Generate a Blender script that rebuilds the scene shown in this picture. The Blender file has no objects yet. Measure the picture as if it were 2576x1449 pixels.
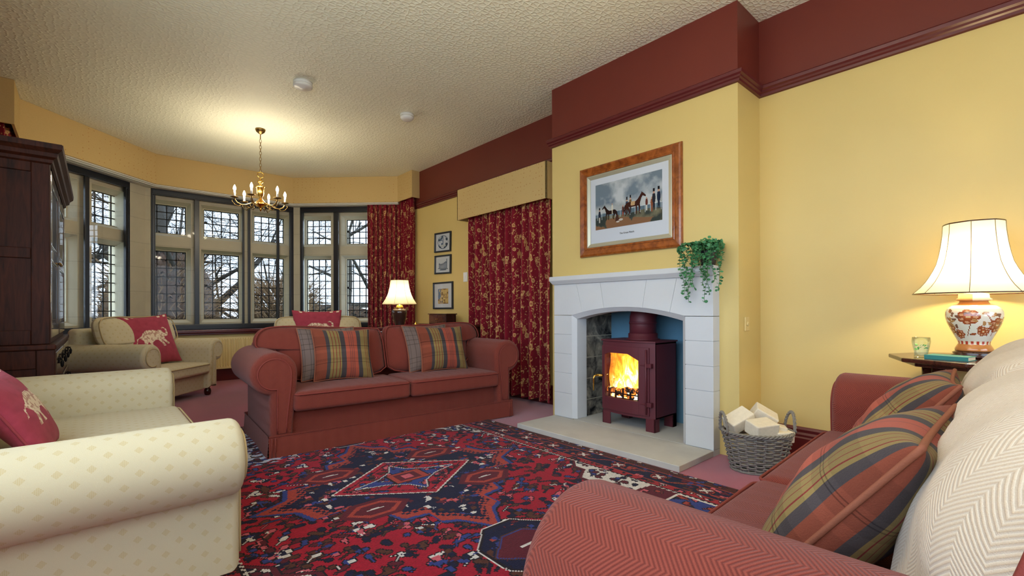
import bpy, math, random
import numpy as np
from math import sin, cos, pi, radians as rad, sqrt, atan2, hypot
from mathutils import Vector, Matrix
random.seed(7); rng = np.random.default_rng(11)
S = bpy.context.scene; COL = S.collection
ZC = 3.234; ZR = 2.652

# ------------------------------------------------------------------ colours / materials
def lin(c, k=1.0):
    o = []
    for x in c:
        x = x/255.0
        o.append((x/12.92 if x <= .04045 else ((x+.055)/1.055)**2.4)*k)
    return tuple(o)
def L4(c): return (*lin(c), 1.0)

class NT:
    def __init__(s, name):
        s.m = bpy.data.materials.new(name); s.m.use_nodes = True
        s.t = s.m.node_tree; s.n = s.t.nodes; s.l = s.t.links
        s.p = s.n['Principled BSDF']; s.out = s.n['Material Output']
    def set(s, **k):
        names = dict(rough='Roughness', metal='Metallic', spec='Specular IOR Level', coat='Coat Weight', sheen='Sheen Weight',
                     trans='Transmission Weight', sub='Subsurface Weight', alpha='Alpha', ior='IOR', estr='Emission Strength', sroug='Sheen Roughness')
        for a, b in k.items():
            s.p.inputs[names[a]].default_value = b
        return s
    def node(s, typ, **k):
        n = s.n.new(typ)
        for a, b in k.items(): setattr(n, a, b)
        return n
    def inp(s, sock, v):
        if hasattr(v, 'is_output') or isinstance(v, bpy.types.NodeSocket): s.l.new(v, sock)
        elif v is not None: sock.default_value = v
    def math(s, op, a, b=None, c=None):
        n = s.node('ShaderNodeMath', operation=op)
        s.inp(n.inputs[0], a)
        if b is not None: s.inp(n.inputs[1], b)
        if c is not None: s.inp(n.inputs[2], c)
        return n.outputs[0]
    def mix(s, f, a, b, mode='MIX'):
        n = s.node('ShaderNodeMix', data_type='RGBA', blend_type=mode)
        s.inp(n.inputs[0], f); s.inp(n.inputs[6], a); s.inp(n.inputs[7], b)
        return n.outputs[2]
    def coords(s, kind='Object', scale=None, loc=None, rot=None):
        o = s.node('ShaderNodeTexCoord').outputs[kind]
        if scale is not None or rot is not None or loc is not None:
            m = s.node('ShaderNodeMapping'); s.l.new(o, m.inputs[0])
            if scale is not None: m.inputs['Scale'].default_value = scale if hasattr(scale, '__len__') else (scale,)*3
            if rot is not None: m.inputs['Rotation'].default_value = rot
            if loc is not None: m.inputs['Location'].default_value = loc
            o = m.outputs[0]
        return o
    def noise(s, vec, scale=5, detail=4, rough=.5, dist=0):
        n = s.node('ShaderNodeTexNoise'); s.l.new(vec, n.inputs['Vector'])
        n.inputs['Scale'].default_value = scale; n.inputs['Detail'].default_value = detail
        n.inputs['Roughness'].default_value = rough; n.inputs['Distortion'].default_value = dist
        return n.outputs[0]
    def vor(s, vec, scale=5, feature='F1', out='Distance', rnd=1.0):
        n = s.node('ShaderNodeTexVoronoi', feature=feature); s.l.new(vec, n.inputs['Vector'])
        n.inputs['Scale'].default_value = scale; n.inputs['Randomness'].default_value = rnd
        return n.outputs[out]
    def sep(s, vec):
        n = s.node('ShaderNodeSeparateXYZ'); s.l.new(vec, n.inputs[0]); return n.outputs
    def ramp(s, f, stops):
        n = s.node('ShaderNodeValToRGB'); s.l.new(f, n.inputs[0]); e = n.color_ramp.elements
        while len(e) < len(stops): e.new(.5)
        for x, (p, c) in zip(e, stops): x.position = p; x.color = c
        return n.outputs[0]
    def bump(s, h, strength=.3, dist=.01):
        n = s.node('ShaderNodeBump'); s.l.new(h, n.inputs['Height'])
        n.inputs['Strength'].default_value = strength; n.inputs['Distance'].default_value = dist
        s.l.new(n.outputs[0], s.p.inputs['Normal']); return s
    def col(s, c): s.inp(s.p.inputs['Base Color'], c); return s

def plain(name, c, rough=.5, metal=0, spec=.5, bumpy=0, bscale=60, var=0, **k):
    t = NT(name).set(rough=rough, metal=metal, spec=spec, **k)
    vec = t.coords()
    nz = t.noise(vec, bscale if bumpy else 12, 4)
    a = L4(c); b = (*[x*(1-var) for x in lin(c)], 1)
    t.col(t.mix(nz, b, a) if var else t.mix(nz, a, a))
    if bumpy: t.bump(nz, bumpy, .004)
    return t.m

M = {}
YEL = (212, 188, 122); MAR = (114, 47, 37)
# wall paint: yellow below the picture rail, maroon frieze above
t = NT('wall_paint').set(rough=.45, spec=.35)
v = t.coords(); z = t.sep(v)[2]
f = t.math('GREATER_THAN', z, ZR+.01)
nz = t.noise(v, 2.2, 3)
t.col(t.mix(f, t.mix(nz, L4((206, 180, 112)), L4(YEL)), t.mix(nz, L4((104, 42, 34)), L4(MAR))))
t.bump(t.noise(v, 90, 3), .12, .003); M['wall'] = t.m
M['yellow'] = plain('yellow_paint', YEL, .5, bumpy=.1)
M['maroon'] = plain('maroon_gloss_paint', (92, 32, 34), .28, bumpy=.03, bscale=20)
# embossed ceiling paper
t = NT('embossed_ceiling_paper').set(rough=.55, spec=.3)
v = t.coords('Object', (21, 30, 1))
w = t.noise(t.coords(), 1.3, 2)
d = t.vor(v, 1.0, 'DISTANCE_TO_EDGE', 'Distance', .75)
d2 = t.math('MINIMUM', d, .22)
fine = t.noise(t.coords(), 60, 2)
t.col(t.mix(w, L4((238, 238, 216)), L4((246, 246, 226))))
t.bump(t.math('ADD', t.math('MULTIPLY', d2, -1.0), t.math('MULTIPLY', fine, .05)), .7, .018); M['ceiling'] = t.m
M['plaster'] = plain('white_plaster', (214, 212, 200), .6, bumpy=.05)
# carpet
t = NT('carpet_pile').set(rough=.95, spec=.1, sheen=.35)
v = t.coords(); n1 = t.noise(v, 260, 3); n2 = t.noise(v, 3, 3)
t.col(t.mix(n1, t.mix(n2, L4((116, 38, 46)), L4((136, 42, 60))), t.mix(n2, L4((158, 62, 70)), L4((176, 62, 92)))))
t.bump(n1, .5, .006); M['carpet'] = t.m
# fabrics
def fabric(name, c0, c1, kind, sheen=.3):
    t = NT(name).set(rough=.9, spec=.15, sheen=sheen)
    uv = t.coords('UV'); u, vv, _ = t.sep(uv)
    if kind == 'herring':
        z = t.math('ABSOLUTE', t.math('SUBTRACT', t.math('FRACT', t.math('MULTIPLY', u, 1/.085)), .5))
        ph = t.math('ADD', t.math('MULTIPLY', vv, 1/.008), t.math('MULTIPLY', z, 9.0))
        st = t.math('ABSOLUTE', t.math('SUBTRACT', t.math('FRACT', ph), .5))
        h = t.math('MULTIPLY', st, 2.0)
        n2 = t.noise(t.coords(), 5, 3)
        fz = t.noise(uv, 700, 2)
        hh = t.math('ADD', t.math('MULTIPLY', h, .75), t.math('MULTIPLY', fz, .5))
        t.col(t.mix(hh, t.mix(n2, L4(c0), (*[x*.8 for x in lin(c0)], 1)), t.mix(n2, L4(c1), (*[x*.85 for x in lin(c1)], 1))))
        t.bump(hh, .55, .003)
    elif kind == 'motif':
        P = .074
        def lattice(du, dv):
            a = t.math('ABSOLUTE', t.math('SUBTRACT', t.math('FRACT', t.math('ADD', t.math('MULTIPLY', u, 1/P), du)), .5))
            b = t.math('ABSOLUTE', t.math('SUBTRACT', t.math('FRACT', t.math('ADD', t.math('MULTIPLY', vv, 1/P), dv)), .5))
            return t.math('LESS_THAN', t.math('ADD', a, b), .17)
        mk = t.math('MAXIMUM', lattice(0, 0), lattice(.5, .5))
        g1 = t.math('GREATER_THAN', t.math('SINE', t.math('MULTIPLY', u, 1500)), 0)
        g2 = t.math('GREATER_THAN', t.math('SINE', t.math('MULTIPLY', vv, 1500)), 0)
        mk = t.math('MULTIPLY', mk, t.math('ADD', .35, t.math('MULTIPLY', t.math('MULTIPLY', g1, g2), .65)))
        wv = t.noise(t.coords('UV', (900, 300, 1)), 1, 2)
        t.col(t.mix(mk, t.mix(wv, L4(c0), (*[x*.9 for x in lin(c0)], 1)), L4(c1)))
        t.bump(t.math('SUBTRACT', wv, t.math('MULTIPLY', mk, .6)), .35, .0025)
    else:
        n1 = t.noise(t.coords('UV', (1, 1, 1)), 500, 3)
        t.col(t.mix(n1, L4(c0), L4(c1))); t.bump(n1, .3, .003)
    return t.m
M['redfab'] = fabric('terracotta_herringbone_weave', (84, 29, 25), (146, 70, 56), 'herring', .12)
M['creamfab'] = fabric('cream_motif_weave', (202, 190, 158), (184, 164, 118), 'motif', .1)
M['throw'] = fabric('cream_herringbone_wool', (238, 228, 210), (206, 182, 154), 'herring', .2)
M['redpipe'] = plain('terracotta_piping', (126, 48, 38), .8, bumpy=.3, bscale=300)
M['creampipe'] = plain('cream_piping', (186, 164, 120), .8, bumpy=.2, bscale=300)
# tan pelmet cloth with small sprigs
t = NT('sprigged_pelmet_cloth').set(rough=.85, spec=.2)
v = t.coords('Object'); dd = t.vor(v, 21, 'F1', 'Distance', .35)
mk = t.math('LESS_THAN', dd, .15)
n1 = t.noise(v, 150, 2)
t.col(t.mix(t.math('MULTIPLY', mk, .55), t.mix(n1, L4((200, 170, 112)), L4((212, 184, 128))), L4((176, 116, 58))))
t.bump(n1, .15, .003); M['pelmet'] = t.m
def vcol(name, rough=.9, spec=.12, sheen=.06, bump=.4, bscale=400, bd=.003, coat=0):
    t = NT(name).set(rough=rough, spec=spec, sheen=sheen, coat=coat)
    a = t.node('ShaderNodeVertexColor'); a.layer_name = 'Col'
    t.l.new(a.outputs[0], t.p.inputs['Base Color'])
    if bump: t.bump(t.noise(t.coords(), bscale, 3), bump, bd)
    return t.m
M['rug'] = vcol('knotted_wool_pile', bump=.6, bscale=220, bd=.006)
M['curtain'] = vcol('printed_curtain_cloth', bump=.2, bscale=500)
M['wool'] = vcol('woven_wool_cloth', bump=.5, bscale=350)
M['print'] = vcol('printed_paper', rough=.35, sheen=0, bump=0, coat=.2)
M['china'] = vcol('glazed_porcelain', rough=.15, spec=.6, sheen=0, bump=0, coat=.6)
def wood(name, c0, c1, rough=.3, sc=(3, 30, 30), coat=.2):
    t = NT(name).set(rough=rough, coat=coat)
    v = t.coords('Object', sc); n = t.noise(v, 1.2, 6, .6, 1.2)
    t.col(t.ramp(n, [(.3, L4(c0)), (.7, L4(c1))])); t.bump(n, .08, .003)
    return t.m
M['oak'] = wood('dark_polished_oak', (34, 16, 10), (70, 32, 20), .5, (30, 30, 3), 0)
M['oak'].node_tree.nodes['Principled BSDF'].inputs['Specular IOR Level'].default_value = .15
M['oakgloss'] = wood('waxed_oak_front', (34, 16, 10), (70, 32, 20), .32, (30, 30, 3), 1.0)
M['mahog'] = wood('dark_mahogany', (40, 18, 12), (84, 42, 28), .22, (4, 30, 30))
M['maple'] = wood('honey_maple_veneer', (104, 48, 14), (168, 92, 36), .25, (25, 9, 9), .4)
M['bronze'] = plain('aged_brass', (150, 122, 74), .3, .95, var=.35)
M['brass'] = plain('polished_brass', (214, 170, 84), .2, 1)
M['stone'] = None
def stone(name, c, var=.2, sc=3, bmp=.25, courses=None):
    t = NT(name).set(rough=.85, spec=.2)
    v = t.coords(); n = t.noise(v, sc, 6, .6); n2 = t.noise(v, 45, 3)
    col = t.mix(n, (*[x*(1-var) for x in lin(c)], 1), L4(c))
    hh = t.math('ADD', t.math('MULTIPLY', n, .3), t.math('MULTIPLY', n2, .4))
    if courses:
        z = t.sep(v)[2]
        fr = t.math('ABSOLUTE', t.math('SUBTRACT', t.math('FRACT', t.math('ADD', t.math('MULTIPLY', z, 1/courses[0]), courses[1])), .5))
        j = t.math('GREATER_THAN', fr, .485)
        col = t.mix(t.math('MULTIPLY', j, .35), col, L4((150, 142, 128)))
        hh = t.math('SUBTRACT', hh, t.math('MULTIPLY', j, .8))
    t.col(col); t.bump(hh, bmp, .006)
    return t.m
M['bath'] = stone('pale_limestone_blocks', (206, 208, 210), .1, 4, .2)
M['hearth'] = stone('flagstone', (200, 196, 188), .25, 6, .3)
M['mullion'] = stone('old_window_sandstone', (206, 198, 174), .25, 4, .5, (.34, .1))
M['firebk'] = stone('blue_light_tinted_render', (104, 150, 178), .25, 3, .5)  # grey render; the blue cast of window light is put into its colour
t = NT('sooty_brick_side').set(rough=.9, spec=.15)
v = t.coords(); n = t.noise(v, 7, 6, .65, .6); z = t.sep(v)[2]
j = t.math('GREATER_THAN', t.math('ABSOLUTE', t.math('SUBTRACT', t.math('FRACT', t.math('MULTIPLY', z, 1/.2)), .5)), .48)
t.col(t.mix(j, t.ramp(n, [(.35, L4((26, 26, 30))), (.5, L4((112, 108, 100))), (.7, L4((176, 168, 150)))]), L4((178, 170, 150))))
t.bump(n, .7, .02); M['sooty'] = t.m
M['stove'] = plain('maroon_stove_enamel', (92, 34, 44), .5, .1, bumpy=.08, bscale=120)
M['black'] = plain('black_painted_metal', (24, 27, 36), .35, bumpy=.02)
M['lead'] = plain('lead_cames', (30, 30, 32), .6, .4, bumpy=.05)
M['iron'] = plain('black_cast_iron', (22, 20, 20), .6, .6, bumpy=.2)
M['white'] = plain('white_plastic', (232, 232, 230), .35, bumpy=.01)
M['rad'] = plain('cream_radiator_enamel', (228, 208, 150), .35, bumpy=.02)
M['wicker'] = plain('grey_wicker', (142, 136, 128), .7, bumpy=.4, bscale=80, var=.45)
M['cardwood'] = stone('compressed_wood_chips', (238, 226, 204), .25, 60, .8)
M['leaf'] = plain('eucalyptus_leaf', (78, 146, 92), .5, var=.45, bumpy=.1)
M['stem'] = plain('green_stem', (70, 104, 56), .6, bumpy=.1)
M['pot'] = plain('black_pot', (24, 26, 36), .4, bumpy=.05)
M['teal'] = plain('teal_book_cloth', (40, 120, 116), .6, bumpy=.15, bscale=300)
M['paper'] = plain('book_pages', (222, 206, 170), .8, bumpy=.2, bscale=200)
M['mint'] = plain('mint_leaf', (96, 190, 60), .5, bumpy=.1)
M['mount'] = plain('print_mount_card', (212, 216, 224), .8, bumpy=.02)
M['slip'] = plain('silver_gilt_slip', (190, 184, 160), .35, .5, bumpy=.05)
M['bounce_ground'] = plain('pale_bounce_ground', (226, 222, 210), .9, bumpy=.4, bscale=40)
M['grass'] = plain('lawn_grass', (120, 142, 86), .95, bumpy=.6, bscale=30, var=.4)
M['bark'] = plain('tree_bark', (42, 37, 31), .95, bumpy=.8, bscale=20, var=.5)
M['twig'] = plain('brown_twigs', (104, 80, 54), .95, bumpy=.4, bscale=20, var=.4)
M['ivy'] = plain('brown_thicket', (62, 42, 26), .98, bumpy=1.0, bscale=9, var=.6)
M['glaze'] = plain('brown_stoneware_glaze', (66, 42, 34), .18, spec=.6, bumpy=.25, bscale=45, var=.55)
def glass(name, refl=.1, tint=(1, 1, 1)):
    m = bpy.data.materials.new(name); m.use_nodes = True; nt = m.node_tree; nt.nodes.clear()
    o = nt.nodes.new('ShaderNodeOutputMaterial'); mx = nt.nodes.new('ShaderNodeMixShader')
    tr = nt.nodes.new('ShaderNodeBsdfTransparent'); gl = nt.nodes.new('ShaderNodeBsdfGlossy')
    fr = nt.nodes.new('ShaderNodeFresnel'); fr.inputs[0].default_value = 1.45
    mm = nt.nodes.new('ShaderNodeMath'); mm.operation = 'MULTIPLY'; mm.inputs[1].default_value = refl*8
    tr.inputs[0].default_value = (*tint, 1); gl.inputs['Roughness'].default_value = .02
    nt.links.new(fr.outputs[0], mm.inputs[0]); nt.links.new(mm.outputs[0], mx.inputs[0])
    nt.links.new(tr.outputs[0], mx.inputs[1]); nt.links.new(gl.outputs[0], mx.inputs[2]); nt.links.new(mx.outputs[0], o.inputs[0])
    return m
M['pane'] = glass('window_pane_glass', .012)
M['pglass'] = glass('picture_glass', .07)
M['tumbler'] = glass('clear_tumbler_glass', .04, (.93, .97, .95))
t = NT('clear_water').set(rough=.05, alpha=.12); t.col((.85, .9, .8, 1)); M['water'] = t.m
def emit(name, c, s):
    m = bpy.data.materials.new(name); m.use_nodes = True; nt = m.node_tree; nt.nodes.clear()
    o = nt.nodes.new('ShaderNodeOutputMaterial'); e = nt.nodes.new('ShaderNodeEmission')
    e.inputs[0].default_value = (*c, 1); e.inputs[1].default_value = s; nt.links.new(e.outputs[0], o.inputs[0]); return m
M['bulb'] = emit('lit_candle_bulb', (1, .82, .55), 60)
def shade_mat(name, c):
    t = NT(name).set(rough=.8, spec=.1); t.col(t.mix(t.noise(t.coords(), 200, 2), L4(c), L4(c)))
    tl = t.node('ShaderNodeBsdfTranslucent'); tl.inputs[0].default_value = L4((255, 240, 205))
    mx = t.node('ShaderNodeMixShader'); mx.inputs[0].default_value = .42
    t.l.new(t.p.outputs[0], mx.inputs[1]); t.l.new(tl.outputs[0], mx.inputs[2]); t.l.new(mx.outputs[0], t.out.inputs[0])
    return t.m
M['shade'] = shade_mat('cream_silk_shade', (240, 232, 212))
M['shadepipe'] = plain('shade_braid', (120, 104, 76), .7, bumpy=.2)
t = NT('flames'); t.n.remove(t.p)
e = t.node('ShaderNodeEmission'); v = t.coords('Object'); sx = t.sep(v)
n = t.noise(t.coords('Object', (1, 9, 4)), 1.6, 5, .6, 1.4)
hgt = t.math('SUBTRACT', n, t.math('MULTIPLY', t.math('SUBTRACT', sx[2], .32), .75))
lft = t.math('SUBTRACT', t.math('MULTIPLY', t.math('ABSOLUTE', t.math('SUBTRACT', sx[1], 2.34)), .4), .03)
hgt = t.math('SUBTRACT', hgt, lft)
t.l.new(t.ramp(hgt, [(.0, (.22, .05, .006, 1)), (.16, (.62, .17, .012, 1)), (.3, (1, .36, .03, 1)), (.42, (1, .6, .1, 1)), (.54, (1, .93, .6, 1))]), e.inputs[0])
e.inputs[1].default_value = 2.2; t.l.new(e.outputs[0], t.out.inputs[0]); M['flame'] = t.m
t = NT('glowing_coals'); v = t.coords(); n = t.noise(v, 18, 4, .6)
t.col((.02, .015, .012, 1)); t.l.new(t.ramp(n, [(.45, (0, 0, 0, 1)), (.6, (1, .25, .03, 1))]), t.p.inputs['Emission Color']); t.set(rough=.9, estr=2.0); M['coal'] = t.m

# ------------------------------------------------------------------ mesh helpers
class MB:
    def __init__(s): s.v = []; s.f = []; s.uv = []
    def add(s, vs, fs, uv=None):
        b = len(s.v); vs = [tuple(map(float, p)) for p in vs]
        s.v += vs; s.f += [tuple(int(i)+b for i in f) for f in fs]
        s.uv += [tuple(q) for q in uv] if uv is not None else [(p[0]+p[1]*.7, p[2]+p[1]*.3) for p in vs]
        return s
    def box(s, x0, x1, y0, y1, z0, z1):
        return s.add([(x0, y0, z0), (x1, y0, z0), (x1, y1, z0), (x0, y1, z0), (x0, y0, z1), (x1, y0, z1), (x1, y1, z1), (x0, y1, z1)],
                     [(0, 3, 2, 1), (4, 5, 6, 7), (0, 1, 5, 4), (1, 2, 6, 5), (2, 3, 7, 6), (3, 0, 4, 7)])
    def obox(s, c, ax, hs):
        c = np.array(c, float); ax = [np.array(a, float)/np.linalg.norm(a) for a in ax]
        vs = []
        for k in ((-1, -1, -1), (1, -1, -1), (1, 1, -1), (-1, 1, -1), (-1, -1, 1), (1, -1, 1), (1, 1, 1), (-1, 1, 1)):
            vs.append(c+sum(ax[i]*hs[i]*k[i] for i in range(3)))
        return s.add(vs, [(0, 3, 2, 1), (4, 5, 6, 7), (0, 1, 5, 4), (1, 2, 6, 5), (2, 3, 7, 6), (3, 0, 4, 7)])
    def grid(s, P, wu=False, wv=False, uv=None):
        P = np.asarray(P, float); n, m = P.shape[:2]
        fs = []
        for i in range(n if wu else n-1):
            for j in range(m if wv else m-1):
                a = i*m+j; b = i*m+(j+1) % m; c = ((i+1) % n)*m+(j+1) % m; d = ((i+1) % n)*m+j
                fs.append((a, b, c, d))
        return s.add(P.reshape(-1, 3), fs, None if uv is None else np.asarray(uv).reshape(-1, 2))
    def tube(s, path, r, n=8, closed=False, caps=True):
        P = [np.array(p, float) for p in path]; N = len(P); rr = r if hasattr(r, '__len__') else [r]*N
        rings = []; up = None
        for i in range(N):
            a = P[(i-1) % N] if (closed or i > 0) else P[i]; b = P[(i+1) % N] if (closed or i < N-1) else P[i]
            t = b-a; t = t/(np.linalg.norm(t)+1e-12)
            if up is None:
                up = np.array([0, 0, 1.]) if abs(t[2]) < .9 else np.array([1., 0, 0])
            x = np.cross(t, up); x /= np.linalg.norm(x)+1e-12; y = np.cross(x, t); up = y
            rings.append([P[i]+rr[i]*(cos(2*pi*k/n)*x+sin(2*pi*k/n)*y) for k in range(n)])
        b0 = len(s.v); s.grid(np.array(rings), closed, True)
        if caps and not closed:
            s.f.append(tuple(b0+k for k in range(n))[::-1]); s.f.append(tuple(b0+(N-1)*n+k for k in range(n)))
        return s
    def lathe(s, prof, n=32, c=(0, 0, 0), fac=None):
        P = []
        for (r, z) in prof:
            P.append([(c[0]+r*(fac(2*pi*k/n) if fac else 1)*cos(2*pi*k/n), c[1]+r*(fac(2*pi*k/n) if fac else 1)*sin(2*pi*k/n), c[2]+z) for k in range(n)])
        b0 = len(s.v)
        s.grid(np.array(P), False, True, [[(k/n, z) for k in range(n)] for (r, z) in prof])
        if prof[0][0] > 1e-4: s.f.append(tuple(b0+k for k in range(n))[::-1])
        if prof[-1][0] > 1e-4: s.f.append(tuple(b0+(len(prof)-1)*n+k for k in range(n)))
        return s
    def prism(s, poly, o, ex, ey, ez, a, b):
        o = np.array(o, float); ex = np.array(ex, float); ey = np.array(ey, float); ez = np.array(ez, float); n = len(poly)
        vs = [o+ex*p+ey*q+ez*a for p, q in poly]+[o+ex*p+ey*q+ez*b for p, q in poly]
        return s.add(vs, [tuple(range(n))[::-1], tuple(range(n, 2*n))]+[(i, (i+1) % n, n+(i+1) % n, n+i) for i in range(n)])
    def sphere(s, c, r, n=12, m=8, sc=(1, 1, 1)):
        P = [[(c[0]+sc[0]*r*sin(pi*i/m)*cos(2*pi*k/n), c[1]+sc[1]*r*sin(pi*i/m)*sin(2*pi*k/n), c[2]+sc[2]*r*cos(pi*i/m)) for k in range(n)] for i in range(m+1)]
        return s.grid(np.array(P), False, True)
    def xf(s, Mx):
        s.v = [tuple(Mx @ Vector(p)) for p in s.v]; return s
    def build(s, name, mat, parent=None, smooth=False, bevel=0, cols=None):
        me = bpy.data.meshes.new(name); me.from_pydata(s.v, [], s.f); me.update()
        uvl = me.uv_layers.new(name='UVMap')
        li = np.empty(len(me.loops), np.int32); me.loops.foreach_get('vertex_index', li)
        uvl.data.foreach_set('uv', np.array(s.uv, np.float32)[li].ravel())
        if cols is not None: facecols(me, cols)
        o = bpy.data.objects.new(name, me); COL.objects.link(o)
        if mat: me.materials.append(M[mat] if isinstance(mat, str) else mat)
        if smooth: me.polygons.foreach_set('use_smooth', [True]*len(me.polygons))
        if parent: o.parent = parent
        if bevel:
            b = o.modifiers.new('bevel', 'BEVEL'); b.width = bevel; b.segments = 2; b.limit_method = 'ANGLE'; b.angle_limit = rad(35)
        return o
def facecols(me, cols):
    at = me.color_attributes.new('Col', 'FLOAT_COLOR', 'CORNER')
    tot = np.empty(len(me.polygons), np.int32); me.polygons.foreach_get('loop_total', tot)
    c = np.repeat(np.asarray(cols, np.float32), tot, axis=0)
    at.data.foreach_set('color', np.hstack([c, np.ones((len(c), 1), np.float32)]).ravel())
def thing(name, label, cat, loc=(0, 0, 0), rz=0, group=None):
    o = bpy.data.objects.new(name, None); COL.objects.link(o); o.location = loc; o.rotation_euler = (0, 0, rz)
    o.empty_display_size = .1
    return tag(o, label, cat, group)
def tag(o, label, cat, group=None, kind=None):
    o['label'] = label; o['category'] = cat
    if group: o['group'] = group
    if kind: o['kind'] = kind
    return o
def struct(o, label=None):
    o['kind'] = 'structure'
    if label: o['label'] = label; o['category'] = 'room'
    return o
def copy_tree(o, parent=None):
    c = o.copy(); COL.objects.link(c)
    if parent: c.parent = parent
    for ch in list(o.children): copy_tree(ch, c)
    return c
def V(*a): return np.array(a, float)

# ------------------------------------------------------------------ raster helpers
class Img:
    def __init__(s, w, h, c): s.w, s.h = w, h; s.a = np.zeros((h, w, 3)); s.a[:] = lin(c); s.Y, s.X = np.mgrid[0:h, 0:w]; s.X = s.X+.5; s.Y = s.Y+.5
    def inside(s, pts):
        pts = list(pts); m = np.zeros((s.h, s.w), bool)
        for i in range(len(pts)):
            x0, y0 = pts[i]; x1, y1 = pts[(i+1) % len(pts)]
            if y0 == y1: continue
            c = ((y0 > s.Y) != (y1 > s.Y)) & (s.X < (x1-x0)*(s.Y-y0)/(y1-y0)+x0); m ^= c
        return m
    def poly(s, pts, c, sc=1, ox=0, oy=0, flip=1):
        m = s.inside([(ox+flip*p*sc, oy+q*sc) for p, q in pts]); s.a[m] = lin(c); return m
    def ell(s, cx, cy, rx, ry, c, rot=0):
        dx, dy = s.X-cx, s.Y-cy; p = dx*cos(rot)+dy*sin(rot); q = -dx*sin(rot)+dy*cos(rot)
        m = (p/rx)**2+(q/ry)**2 < 1; s.a[m] = lin(c); return m
    def line(s, pts, w, c):
        for (x0, y0), (x1, y1) in zip(pts[:-1], pts[1:]):
            dx, dy = x1-x0, y1-y0; L = dx*dx+dy*dy+1e-9
            t = np.clip(((s.X-x0)*dx+(s.Y-y0)*dy)/L, 0, 1)
            s.a[(s.X-x0-t*dx)**2+(s.Y-y0-t*dy)**2 < (w/2)**2] = lin(c)
def vnoise(h, w, cell, seed=0, octs=3):
    r = np.random.default_rng(seed); out = np.zeros((h, w)); amp = 1; tot = 0
    for o in range(octs):
        c = max(cell/2**o, 1.0); gh, gw = int(h/c)+3, int(w/c)+3; g = r.random((gh, gw))
        y = np.arange(h)/c; x = np.arange(w)/c; yi = y.astype(int); xi = x.astype(int); fy = (y-yi)[:, None]; fx = (x-xi)[None, :]
        fy = fy*fy*(3-2*fy); fx = fx*fx*(3-2*fx)
        v = (g[yi][:, xi]*(1-fy)*(1-fx)+g[yi+1][:, xi]*fy*(1-fx)+g[yi][:, xi+1]*(1-fy)*fx+g[yi+1][:, xi+1]*fy*fx)
        out += amp*v; tot += amp; amp *= .5
    return out/tot
def picture_mesh(img, P00, ex, ey):
    """grid of one cell per pixel; ex/ey full width/height vectors"""
    P00 = np.array(P00, float); ex = np.array(ex, float); ey = np.array(ey, float)
    i = np.linspace(0, 1, img.h+1)[:, None, None]; j = np.linspace(0, 1, img.w+1)[None, :, None]
    mb = MB(); mb.grid(P00+i*ey+j*ex); return mb, img.a.reshape(-1, 3)

ELEPH = [(2, 38), (6, 30), (10, 27), (9, 20), (5, 8), (4, 2), (12, 2), (14, 6), (18, 16), (24, 22), (27, 16), (26, 6), (25, 1), (34, 1), (35, 6), (37, 20), (46, 24), (54, 24), (60, 18), (66, 10), (70, 4),
         (77, 4), (76, 9), (72, 14), (70, 22), (74, 18), (82, 12), (86, 8), (93, 9), (91, 14), (84, 20), (78, 28), (80, 34), (86, 33), (94, 36), (99, 44), (98, 56), (92, 63), (84, 66), (80, 63), (80, 61), (86, 62), (92, 58), (93, 50), (90, 45),
         (85, 44), (80, 50), (74, 56), (66, 57), (60, 54), (50, 58), (36, 60), (22, 57), (13, 50), (8, 42), (4, 40), (-6, 34), (-9, 24), (-12, 20), (-8, 21), (-4, 32)]
def elephant_image(n=130):
    im = Img(n, n, (158, 62, 80)); k = vnoise(n, n, 9, 3)
    im.a *= (.82+.36*k)[..., None]
    sc = n/100*.66
    m = im.poly(ELEPH, (226, 208, 184), sc, n*.17, n*.30)
    spk = vnoise(n, n, 3, 8, 1) > .55
    im.a[m & spk] = lin((186, 146, 128))
    im.line([(n*.17+66*sc, n*.3+56*sc), (n*.17+64*sc, n*.3+40*sc), (n*.17+72*sc, n*.3+34*sc)], 1.4, (160, 110, 96))
    for ox, oy in ((-.42, .93), (.62, .95), (-.35, -.42), (.72, -.40)):
        im.poly(ELEPH, (222, 204, 180), sc, n*ox+n*.1, n*oy)
    return im.a
def plaid_colors(kind):
    def f(U, Vv):
        c = np.zeros(U.shape+(3,)); x = (U+1)/2
        if kind == 'stripe':
            rust, rust2, slate, olive = lin((128, 66, 48)), lin((158, 78, 60)), lin((70, 62, 62)), lin((132, 112, 68))
            c[:] = rust
            def band(a, b, col): c[(x >= a) & (x < b)] = col
            band(.17, .23, slate); band(.23, .42, olive); band(.42, .50, slate); band(.50, .72, rust2)
            band(.72, .79, slate); band(.79, .95, olive); band(.95, .985, slate)
            for k in (.275, .33, .385, .83, .88, .92): band(k-.004, k+.004, lin((120, 44, 40)))
            for k in (.58, .61, .65): band(k-.003, k+.003, lin((110, 66, 62)))
            y = (Vv+1)/2
            wv = ((y*6).astype(int) % 2 == 0)
            c[wv] *= .86
            for k in (.28, .30, .62, .64): c[np.abs(y-k) < .005] *= .55
            c[(y > .38) & (y < .56)] *= 1.22
        else:
            c[:] = lin((122, 104, 96)); y = (Vv+1)/2
            for k in np.arange(.04, 1, .1):
                c[np.abs(x-k) < .006] *= .55; c[np.abs(y-k-.03) < .006] *= .6
            c[((x*5).astype(int) % 2 == 0)] *= .86
        return c
    return f
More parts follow.
